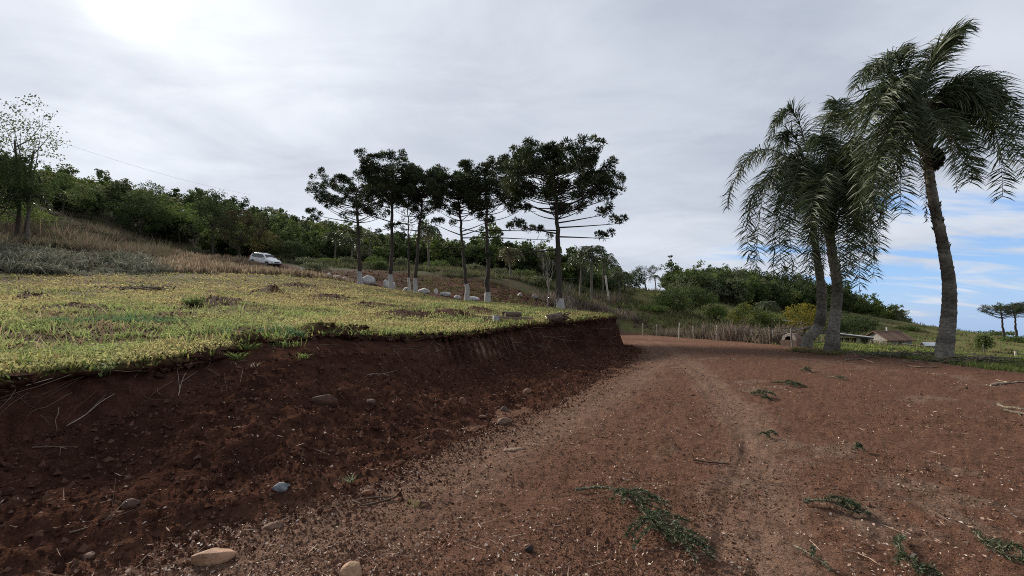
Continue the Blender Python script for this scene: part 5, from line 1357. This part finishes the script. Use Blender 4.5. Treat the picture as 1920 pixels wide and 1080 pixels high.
fallen_branch([(1408, 736), (1425, 742), (1445, 748)], 'short green branch on the far middle of the road', 606, 5, .5, .25, .012, 170, .06)
fallen_branch([(1446, 716), (1468, 718), (1490, 721)], 'green branch farther up the road than the short one', 607, 6, .6, .3, .012, 170, .06)
fallen_branch([(1500, 694), (1520, 697)], 'small green branch far up the road near the palm pair', 608, 4, .6, .25, .012, 150, .07)
fallen_branch([(1545, 706), (1585, 712)], 'dark dry branch lying level with the farthest green one', 609, 3, .6, .3, .014, 60, .06)
fallen_branch([(1428, 812), (1440, 820)], 'tiny green sprig beside the rill in the road', 610, 4, .8, .10, .006, 150, .03)
fallen_branch([(1605, 838), (1622, 846)], 'tiny dark sprig right of the road centre', 611, 4, .8, .10, .006, 150, .03)
def stick(pix, r, col, label, seed, name='stick', lift=.02, group='sticks lying on road and bank'):
    rs = np.random.RandomState(seed); pts = []
    for px, py in pix:
        p, n = cast(px, py); pts.append(p + np.array([0, 0, lift]))
    pts = np.array(pts); s = np.concatenate([[0], np.cumsum(np.linalg.norm(np.diff(pts, axis=0), axis=1))])
    P = smooth_curve(pts, s, np.linspace(0, s[-1], 10)) + rs.normal(size=(10, 3)) * r * .25
    mb = MB(); mb.tube(P, r * np.linspace(1, .6, 10), 6, np.array(col), .2, seed)
    if len(pix) > 2:
        for k in range(2):
            i = rs.randint(3, 8); d = nrm(P[i + 1] - P[i]); e = nrm(d + .8 * rs.normal(size=3) * [1, 1, .2]); mb.tube([P[i], P[i] + e * .12, P[i] + e * .26], [r * .5, r * .4, r * .2], 4, np.array(col))
    return solo(mb, name, M_bark, P[0], label, 'stick', group, True)
stick([(745, 935), (715, 945), (680, 951), (668, 945), (690, 938), (730, 936)], .010, (0.075, .05, .036), 'curled brown stick on the edge of the dark slope', 621)
stick([(1300, 866), (1330, 870), (1360, 872)], .010, (0.06, .042, .032), 'dark straight stick left of the rill', 622)
stick([(1856, 724), (1890, 719), (1925, 717)], .028, (0.27, .22, .16), 'pale crooked stick at the right edge of the road', 623)
stick([(1872, 760), (1900, 768), (1930, 770)], .035, (0.15, .12, .085), 'thick grey stick at the right edge of the view', 624)
stick([(1880, 770), (1905, 776), (1930, 779)], .03, (0.12, .095, .07), 'grey stick lying against the thicker one', 625)
stick([(1585, 676), (1612, 674), (1640, 681)], .03, (0.20, .15, .11), 'pale stick at the grass edge between palms', 626)
stick([(125, 802), (160, 782), (185, 760), (215, 742)], .007, (0.25, .20, .16), 'long pale twig leaning on the dark cut at left', 627)
stick([(60, 843), (95, 841), (125, 845)], .007, (0.16, .11, .085), 'short brown twig low on the left cut', 628)
stick([(130, 1005), (190, 985), (235, 945)], .006, (0.13, .095, .07), 'bent twig pointing up the dark slope', 629)
stick([(688, 705), (710, 703), (730, 706)], .010, (0.25, .20, .16), 'pale broken stick high on the bank slope', 630)
stick([(1700, 687), (1730, 690), (1760, 689)], .025, (0.16, .12, .085), 'brown stick in front of the tallest palm', 631)
stick([(0, 728), (20, 733), (48, 726)], .009, (0.42, .36, .28), 'bleached stick poking from the lip at far left', 632)
stick([(335, 745), (340, 720), (348, 702)], .006, (0.30, .24, .19), 'dead stem standing against the cut at left', 633)

def heap_branch():
    rs = np.random.RandomState(640)
    for q, (px, py, Y, n, lab) in enumerate(((1815, 690, 17.2, 26, 'heap of cut branches at the grass edge below the tallest palm'), (1760, 660, 20.5, 16, 'bundle of dry palm branches beside the tallest palm foot'), (1675, 668, 20.0, 12, 'dark tangle of cut fronds left of the tallest palm'), (272, 536, 23.0, 16, 'pile of dead branches in the field at upper left'))):
        c = at2(px, py, Y); t = thing('branch_heap', c, lab, 'branches', 'heaps of cut branches')
        for k in range(n):
            a = rs.normal() * .35 + (PI if rs.rand() < .5 else 0); L = rs.uniform(.7, 1.8); d = np.array([math.cos(a), math.sin(a), 0])
            o = c + np.array([rs.normal() * .9, rs.normal() * .35, 0]); P = o + d * (np.linspace(-.5, .5, 5) * L)[:, None]; P[:, 2] = c[2] + .05 + .22 * rs.rand() + .06 * rs.normal(size=5)
            mb = MB(); mb.tube(P, .022 * rs.uniform(.5, 1.2), 5, np.array([(0.16, .125, .09), (0.10, .085, .06), (0.20, .16, .12)][rs.randint(3)]), .2, k); part(mb, 'cut_branch', M_bark, t, True)
        if q in (0, 2):
            m = MB(); p = c + rs.normal(size=(260, 3)) * [.8, .3, .07] + [0, 0, .12]; e = p + rand_dirs(rs, 260) * .3 * [1, 1, .4]
            cc = palette(rs, 260, [(0.05, .065, .03), (0.09, .08, .045)]); blades(p, e, .035, cc, cc, rs, m, .5); tag(part(m, 'leaves', M_frond, t), kind='stuff')
heap_branch()
def field_timber():
    def plank(p0, p1, w, th, col, lab):
        a, b = np.array(p0), np.array(p1); d = nrm(b - a); sd = nrm(np.cross(d, [0, 0, 1])); up = np.cross(sd, d)
        mb = MB(); R = np.stack([d, sd, up], 1); mb.box((a + b) / 2, (np.linalg.norm(b - a), w, th), R, np.array(col)); return solo(mb, 'plank', M_wood, a, lab, 'plank', 'old timber lying on the field')
    Y = 17.0; f = lambda px, py, y=Y: W(px, py, y)
    plank(f(898, 594), f(1000, 597), .16, .07, (0.21, .165, .12), 'weathered plank lying highest on the field near the bank')
    plank(f(905, 600, 16.6), f(972, 598, 16.6), .12, .06, (0.15, .11, .08), 'darker short plank under the long weathered one')
    mb = MB(); c = f(930, 603, 16.4); c[2] = float(H(c[0], c[1])); mb.box(c + [0, 0, .10], (.20, .18, .24), rotz(.3), (0.34, .33, .32)); solo(mb, 'concrete_block', M_rock, c, 'grey block propping the planks on the field', 'block')
    a = f(945, 582, 18.5); a[2] = float(H(a[0], a[1])) + .13; b = a + [.62, .5, 0]
    mb = MB(); mb.tube([a, (a + b) / 2, b], [.12, .115, .11], 12, (0.12, .09, .065), .08); solo(mb, 'log', M_bark, a, 'short log lying behind the planks', 'log', smooth=True)
    # root ball stump at the end of the bank
    c = W(1037, 606, 18.6); c[2] = float(H(c[0], c[1])); rs = np.random.RandomState(9)
    t = thing('uprooted_stump', c, 'uprooted stump with cut face at the edge of the bank', 'stump')
    m = MB(); m.tube([c + [-.25, -.05, .12], c + [0, 0, .16], c + [.34, .05, .17]], [.15, .17, .19], 12, (0.13, .095, .07), .22, 3); part(m, 'stem', M_bark, t, True)
    m = MB(); m.tube([c + [-.262, -.052, .12], c + [-.25, -.05, .12]], [.135, .135], 12, (0.36, .27, .19)); part(m, 'cut_face', M_wood, t)
    for k in range(14):
        d = nrm(rand_dirs(rs, 1)[0] * [1, 1, .7] + [.6, 0, .1]); o = c + [.3, .05, .17]
        m = MB(); m.tube([o, o + d * .22, o + d * .4 + rs.normal(size=3) * .06], [.05, .035, .012], 5, (0.09, .06, .045), .2, k); part(m, 'root', M_bark, t, True)
    # lopped pale sticks beside the whitewashed trunk
    for k, (x0, y0, x1, y1, lab) in enumerate(((1063, 578, 1085, 592, 'pale pole leaning against the largest araucaria'), (1066, 583, 1072, 598, 'short pale stake beside the largest araucaria'))):
        mb = MB(); a = W(x0, y0, 34); b = W(x1, y1, 33); b[2] = float(ground_z(b[0], b[1])); mb.tube([a, (a + b) / 2, b], .03, 6, (0.36, .33, .29)); solo(mb, 'pole', M_wood, b, lab, 'pole', smooth=True)
field_timber()
def weed(px, py, h, n, cols, label, seed, spread=.12, w=.012, leafy=False, cat='weed'):
    p, _ = cast(px, py); rs = np.random.RandomState(seed); t = MB()
    d = nrm(rand_dirs(rs, n) * [1, 1, .3] * .8 + [0, 0, .8]); b = p + rs.normal(size=(n, 3)) * [spread * .3, spread * .3, 0]
    e = b + d * (h * (.5 + .6 * rs.rand(n)))[:, None]; cc = palette(rs, n, cols)
    blades(b, e, w, cc * .8, cc * 1.1, rs, t, .5, .25)
    if leafy: leaves(b + (e - b) * rs.rand(n, 1), h * .28, cc, rs, t, .3)
    return solo(t, 'weed', M_grass, p, label, cat, 'single weeds on bank, field and road')
GW = [(0.12, .17, .05), (0.16, .19, .06)]
weed(362, 572, .36, 150, [(0.11, .14, .05), (0.13, .16, .06)], 'small round green bush standing in the field', 651, .32, .02, True, 'bush')
weed(444, 674, .22, 40, GW, 'bright green weed on the lip of the bank, left of the soil heap', 652, .12)
weed(468, 655, .20, 60, GW, 'leafy green weed at the top of the bank slope', 653, .2)
weed(568, 672, .16, 46, GW, 'low green weed on the upper bank slope', 654, .2)
weed(780, 950, .12, 24, [(0.16, .17, .07), (0.24, .21, .10)], 'grass sprig growing on the road edge', 655, .08, .006)
weed(655, 905, .12, 30, [(0.20, .22, .14), (0.15, .17, .10)], 'pale sprig on the lower dark slope', 656, .12, .007)
weed(540, 650, .20, 60, GW, 'green creeping weed hanging from the lip', 657, .35)
weed(185, 705, .22, 90, [(0.20, .22, .10), (0.16, .19, .08)], 'pale creeping plant hanging over the lip at left', 658, .12, .012, True)
weed(475, 690, .14, 18, [(0.30, .24, .17)], 'dry pale weed on the upper bank slope', 659, .1, .008)

# ------------------------------------------------------------------ posts, pole, wire
def post(px, base_py, Y, hpx, r, col, label, seed, name='fence_post', cat='post', group='fence posts along the far edge of the road', lean=0.0):
    b = at2(px, base_py, Y); h = hpx * Y / FPX; rs = np.random.RandomState(seed)
    P = b + np.stack([np.linspace(0, lean, 6), 0 * np.arange(6), np.linspace(-.3, h, 6)], 1) + rs.normal(size=(6, 3)) * [.008, .008, 0]
    mb = MB(); mb.tube(P, r, 8, np.array(col) * (0.85 + .3 * rs.rand(6, 1)), .12, seed)
    return solo(mb, name, M_wood, b, label, cat, group, True)
post(1272, 632, 41, 30, .055, (0.40, .36, .30), 'palest fence post, in front of the big round bush', 661, lean=.12)
post(1345, 640, 37, 28, .05, (0.30, .27, .23), 'fence post in front of the small rounded tree', 662)
post(1318, 628, 40, 26, .045, (0.17, .145, .12), 'dark fence post between the two pale ones', 663)
post(1232, 625, 47, 22, .05, (0.20, .17, .14), 'fence post farthest left in the dry grass', 664)
post(1300, 634, 40.5, 24, .04, (0.36, .32, .27), 'slim pale stake just right of the palest fence post', 675)
post(1380, 640, 35.5, 25, .04, (0.33, .30, .25), 'slim pale stake left of the citrus trees', 676)
post(1205, 622, 50, 22, .05, (0.33, .29, .24), 'pale fence post nearest the corner of the bank', 677)
post(1450, 644, 31.5, 26, .045, (0.24, .21, .18), 'fence post left of the clay oven', 678)
post(1485, 650, 27, 36, .05, (0.20, .18, .155), 'grey post beside the clay oven and curved palm', 665)
post(1410, 640, 34, 24, .045, (0.18, .155, .13), 'thin fence post in front of the citrus trees', 666)
post(1143, 566, 62, 52, .11, (0.42, .38, .32), 'pale leaning utility pole on the slope above the dry grass', 667, 'utility_pole', 'pole', None, -.5)
post(1847, 648, 80, 26, .10, (0.11, .10, .09), 'dark thin pole left of the far right araucarias', 668, 'utility_pole', 'pole', None, -.3)
for k, (px, py, Y, h) in enumerate(((1875, 668, 32, 14), (1893, 664, 34, 13), (1905, 675, 27, 17), (1850, 660, 44, 10), (1868, 655, 48, 9))):
    post(px, py, Y, h, .05, (0.30, .27, .22), ('weathered stake of the old fence on the right slope, nearest but one', 'stake behind the nearest one on the right slope', 'nearest weathered stake on the right slope', 'small stake on the right slope, left of the others', 'farthest small stake on the right slope')[k], 670 + k, 'stake', 'stake', 'old stakes on the right slope')
def wire():
    a = W(1141, 508, 62); b = W(1000, 520, 44); c = W(560, 430, 75)
    q = np.linspace(0, 1, 16)[:, None]; P = a * (1 - q) + b * q; P[:, 2] -= .5 * (4 * q * (1 - q))[:, 0]
    mb = MB(); mb.tube(P, .012, 4, (0.3, .3, .3)); solo(mb, 'power_cable', M_blk, a, 'thin cable running left from the pale utility pole', 'cable')
    a = W(-60, 205, 62); b = W(470, 365, 120); P = a * (1 - q) + b * q; P[:, 2] -= 1.2 * (4 * q * (1 - q))[:, 0]
    mb = MB(); mb.tube(P, .012, 4, (0.3, .3, .3)); solo(mb, 'power_cable', M_blk, a, 'faint cable crossing the sky above the left hill', 'cable')
wire()

# ------------------------------------------------------------------ farm buildings on the right
M_tile = material('old_roof_tiles', 0.9, None, [((9, 9, 9), 5, .35)], [((12, 12, 12), 3, .03)])
M_tin = material('corrugated_tin', 0.45, None, [(5, 5, .2)], None, metallic=.35, spec=.4)
M_plaster = material('old_plaster', .9, None, [(6, 6, .2)], [(20, 4, .01)])
def local(mb_fn, origin, yaw): pass
class LB(MB):
    """boxes given in a building's own frame"""
    def __init__(self, o, yaw): super().__init__(); self.o = np.asarray(o, float); self.R = rotz(yaw)
    def lbox(self, c, s, C, R=None):
        return self.box(self.o + self.R @ np.asarray(c, float), s, self.R if R is None else self.R @ R, C)
def rotx(a): return np.array([[1, 0, 0], [0, math.cos(a), -math.sin(a)], [0, math.sin(a), math.cos(a)]])
def roty(a): return np.array([[math.cos(a), 0, math.sin(a)], [0, 1, 0], [-math.sin(a), 0, math.cos(a)]])
def board_house():
    Y = 80.0; c = at2(1664, 656, Y); c[2] = W(1664, 657, Y)[2]; rs = np.random.RandomState(7)
    yaw = math.atan2(.61 * .66 + .79 * .75 * 0, 1) * 0 + math.radians(8)      # ridge runs away to the right
    t = thing('board_house', c, 'grey board farmhouse with reddish tiled gable roof', 'house')
    Wg, Lr, He, Ha = 4.6, 4.6, 1.75, 3.0
    R = rotz(yaw)
    ex = R @ np.array([1, 0, 0]); ey = R @ np.array([0, 1, 0])
    g = (0.27, .255, .23)
    nb = 18
    # gable wall (faces the viewer's left): along -ex+... use local frame: gable in the plane x = 0, spans y from 0 to Wg
    yaw2 = math.radians(7); o = c
    for i in range(nb):
        y = (i + .5) * Wg / nb; h = He + (Ha - He) * (1 - abs(y - Wg / 2) / (Wg / 2))
        b = LB(o, yaw2); hh = h - .05 - .12 * rs.rand() * 0; b.lbox((rs.rand() * .02, y, hh / 2), (.03, Wg / nb - .02, hh), np.array(g) * rs.uniform(.7, 1.2)); part(b, 'plank', M_wood, t)
    for i in range(nb):
        x = (i + .5) * Lr / nb
        b = LB(o, yaw2); b.lbox((x, rs.rand() * .02, He / 2), (Lr / nb - .02, .03, He), np.array(g) * rs.uniform(.6, .95)); part(b, 'plank', M_wood, t)
    b = LB(o, yaw2); b.lbox((Lr, Wg / 2, He / 2), (.05, Wg, He), np.array(g)); b.lbox((Lr / 2, Wg, He / 2), (Lr, .05, He), np.array(g)); part(b, 'rear_walls', M_wood, t)
    sl = math.atan2(Ha - He, Wg / 2); rl = math.hypot(Ha - He, Wg / 2) + .5
    for sg in (-1, 1):
        b = LB(o, yaw2); cy = Wg / 2 + sg * (math.cos(sl) * rl / 2); cz = Ha + .09 - math.sin(sl) * rl / 2
        b.lbox((Lr / 2, cy, cz), (Lr + .7, rl, .07), (0.150, .090, .066), rotx(-sg * sl)); rf = part(b, 'roof', M_tile, t)
        b = LB(o, yaw2)
        for k in range(26):        # courses of half round tiles
            b.lbox((-.30 + k * (Lr + .6) / 25, cy, cz + .05), (.11, rl, .05), np.array([0.155, .095, .07]) * rs.uniform(.6, 1.35), rotx(-sg * sl))
        tag(part(b, 'tile_rows', M_tile, t, False, rf), kind='stuff')
    b = LB(o, yaw2); b.lbox((Lr / 2, Wg / 2, Ha + .13), (Lr + .72, .2, .1), (0.15, .08, .055)); part(b, 'ridge', M_tile, t)
    b = LB(o, yaw2); b.lbox((Lr * .62, Wg / 2 + .5, Ha + .35), (.2, .2, .95), (0.3, .29, .27)); part(b, 'chimney', M_plaster, t)
    b = LB(o, yaw2); b.lbox((-.035, 1.1, .85), (.04, .75, 1.6), (0.2, .185, .165)); d = part(b, 'door', M_wood, t)
    b = LB(o, yaw2); b.lbox((-.04, Wg / 2, 1.5), (.05, Wg, .08), (0.13, .12, .105)); part(b, 'rail', M_wood, t)
    b = LB(o, yaw2); b.lbox((2.6, -.03, 1.05), (.7, .05, .6), (0.03, .028, .026)); part(b, 'window', M_wood, t)
    # low tin roof in front of it
    c2 = at2(1690, 657, 72); c2[2] = W(1690, 661, 72)[2]
    t2 = thing('low_tin_shelter', c2, 'low shelter with pale tin roof in front of the board house', 'shelter'); sc = 72 / FPX
    b = LB(c2, math.radians(-30)); b.lbox((0, 0, .95), (3.4, 1.6, .05), (0.55, .56, .57), roty(math.radians(3))); part(b, 'roof', M_tin, t2)
    for x in (-1.5, -.2, 1.5):
        for y in (-.6, .6):
            b = LB(c2, math.radians(-30)); b.lbox((x, y, .45), (.09, .09, .95), (0.12, .105, .09)); part(b, 'post', M_wood, t2)
    b = LB(c2, math.radians(-30)); b.lbox((0, .65, .4), (3.0, .05, .7), (0.09, .08, .07)); part(b, 'back_wall', M_wood, t2)
    # brown sheet roof right of it
    c3 = at2(1712, 655, 78); c3[2] = W(1712, 657, 78)[2]
    t3 = thing('woodshed', c3, 'small dark woodshed with brown roof right of the board house', 'shed')
    b = LB(c3, math.radians(-35)); b.lbox((0, 0, .9), (2.6, 1.6, .06), (0.2, .16, .12), roty(math.radians(8))); part(b, 'roof', M_wood, t3)
    b = LB(c3, math.radians(-35)); b.lbox((0, .1, .35), (2.2, 1.2, .9), (0.09, .075, .06)); part(b, 'wall', M_wood, t3)
board_house()
def lean_to():
    Y = 46.0; c = at2(1604, 658, Y); c[2] = W(1604, 658, Y)[2]; k = Y / FPX
    t = thing('lean_to_shed', c, 'open lean-to with tin roof on rough posts beside the palm pair', 'shed'); yaw = math.radians(-32)
    b = LB(c, yaw); b.lbox((-.35, .4, 1.52), (3.5, 2.0, .05), (0.50, .51, .52), roty(math.radians(7))); part(b, 'roof', M_tin, t)
    b = LB(c, yaw); b.lbox((-.35, -.62, 1.42), (3.5, .07, .12), (0.06, .052, .045), roty(math.radians(7))); part(b, 'beam', M_wood, t)
    for x, h, w in ((-1.9, 1.6, .12), (-.9, 1.5, .10), (1.05, 1.3, .14), (.25, 1.4, .3)):
        b = LB(c, yaw); b.lbox((x, -.5, h / 2 - .05), (w, .14, h), (0.19, .175, .155)); part(b, 'post', M_wood, t)
    b = LB(c, yaw); b.lbox((1.45, -.5, .55), (.09, .09, 1.5), (0.12, .105, .09), roty(math.radians(-24))); part(b, 'brace', M_wood, t)
    b = LB(c, yaw); b.lbox((.55, -.3, .2), (.9, .6, .5), (0.26, .24, .22)); part(b, 'trough', M_wood, t)
    b = LB(c, yaw); b.lbox((-.4, 1.2, .6), (3.0, .05, 1.2), (0.07, .06, .05)); part(b, 'back_wall', M_wood, t)
lean_to()
def far_shed():
    Y = 92.0; c = at2(1757, 660, Y); c[2] = W(1757, 662, Y)[2]; yaw = math.radians(-25)
    t = thing('tin_roofed_shed', c, 'small shed with pale tin roof behind the tallest palm', 'shed'); rs = np.random.RandomState(4)
    for i in range(10):
        b = LB(c, yaw); b.lbox((-1.8 + i * .4, -1.2, .7), (.37, .04, 1.5), np.array([0.24, .225, .2]) * rs.uniform(.75, 1.15)); part(b, 'plank', M_wood, t)
    for sg in (-1, 1): b = LB(c, yaw); b.lbox((sg * 2.02, 0, .7), (.05, 2.4, 1.5), (0.22, .205, .185)); part(b, 'end_wall', M_wood, t)
    b = LB(c, yaw); b.lbox((0, -.7, 1.72), (4.4, 1.7, .05), (0.40, .42, .44), rotx(math.radians(24))); part(b, 'roof', M_tin, t)
    b = LB(c, yaw); b.lbox((0, .75, 1.72), (4.4, 1.7, .05), (0.38, .40, .42), rotx(math.radians(-24))); part(b, 'roof', M_tin, t)
far_shed()
def hidden_barn():
    Y = 60.0; c = at2(1462, 640, Y); c[2] = W(1462, 640, Y)[2]
    t = thing('barn', c, 'barn with pale roof edge half hidden behind citrus trees', 'barn'); yaw = math.radians(-27)
    b = LB(c, yaw); b.lbox((0, 0, 1.2), (3.6, 2.6, 2.6), (0.21, .135, .11)); part(b, 'wall', M_plaster, t)
    b = LB(c, yaw); b.lbox((-.2, -.1, 2.75), (4.6, 3.4, .06), (0.40, .38, .36), roty(math.radians(7))); part(b, 'roof', M_tin, t)
    b = LB(c, yaw); b.lbox((-.2, -1.82, 2.68), (4.6, .05, .16), (0.55, .53, .5), roty(math.radians(7))); part(b, 'fascia', M_wood, t)
    b = LB(c, yaw); b.lbox((.4, -1.32, .75), (.8, .05, 1.5), (0.10, .08, .065)); part(b, 'door', M_wood, t)
hidden_barn()
def clay_oven():
    Y = 29.0; c = at2(1480, 650, Y); c[2] = W(1480, 649, Y)[2]
    t = thing('clay_oven', c, 'domed clay oven with whitewashed arched mouth beside the curved palm', 'oven')
    # barrel vault running away to the right, its mouth at the left end
    an = np.linspace(0, PI, 17); ax = nrm(np.array([.9, .55, 0])); sd = np.array([-ax[1], ax[0], 0])
    rings = []
    for s_, r in ((0, .38), (.3, .41), (.65, .41), (.9, .32), (1.0, .12)):
        rings.append([c + ax * s_ + sd * (r * math.cos(a)) + np.array([0, 0, .35 + r * 1.0 * math.sin(a)]) for a in an])
    V = np.array(rings).reshape(-1, 3); i = np.arange(4)[:, None] * 17; j = np.arange(16)[None]
    b = MB(); b.add(V, np.stack([i + j, i + j + 1, i + 17 + j + 1, i + 17 + j], -1).reshape(-1, 4), None, (0.15, .09, .065)); o = part(b, 'dome', M_plaster, t, True)
    V = np.array([[c - ax * d + sd * (r * math.cos(a)) + np.array([0, 0, .35 + r * math.sin(a)]) for a in an] for d, r in ((.05, .25), (.05, .42), (-.04, .43), (-.04, .25))]).reshape(-1, 3)
    i = np.arange(3)[:, None] * 17; b = MB(); b.add(V, np.stack([i + j, i + 17 + j, i + 17 + j + 1, i + j + 1], -1).reshape(-1, 4), None, (0.36, .32, .27)); part(b, 'mouth_arch', M_lime, t)
    b = MB(); b.box(c + ax * .55 + [0, 0, .12], (1.3, .95, .5), rotz(math.atan2(ax[1], ax[0])), (0.16, .105, .08)); part(b, 'plinth', M_plaster, t)
    # timber pile behind the curved palm
    c = at2(1518, 645, 30); c[2] = W(1518, 646, 30)[2]; t = thing('timber_pile', c, 'dark pile of old boards behind the curved palm trunk', 'timber'); rs = np.random.RandomState(12)
    for k in range(14):
        b = MB(); b.box(c + np.array([rs.normal() * .5, rs.rand() * 1.2, .08 + .07 * k]), (rs.uniform(1.6, 2.8), .2, .05), rotz(math.radians(-35) + rs.normal() * .12) @ roty(math.radians(-12 + rs.normal() * 7)), np.array([0.10, .09, .08]) * rs.uniform(.6, 1.6)); part(b, 'board', M_wood, t)
clay_oven()
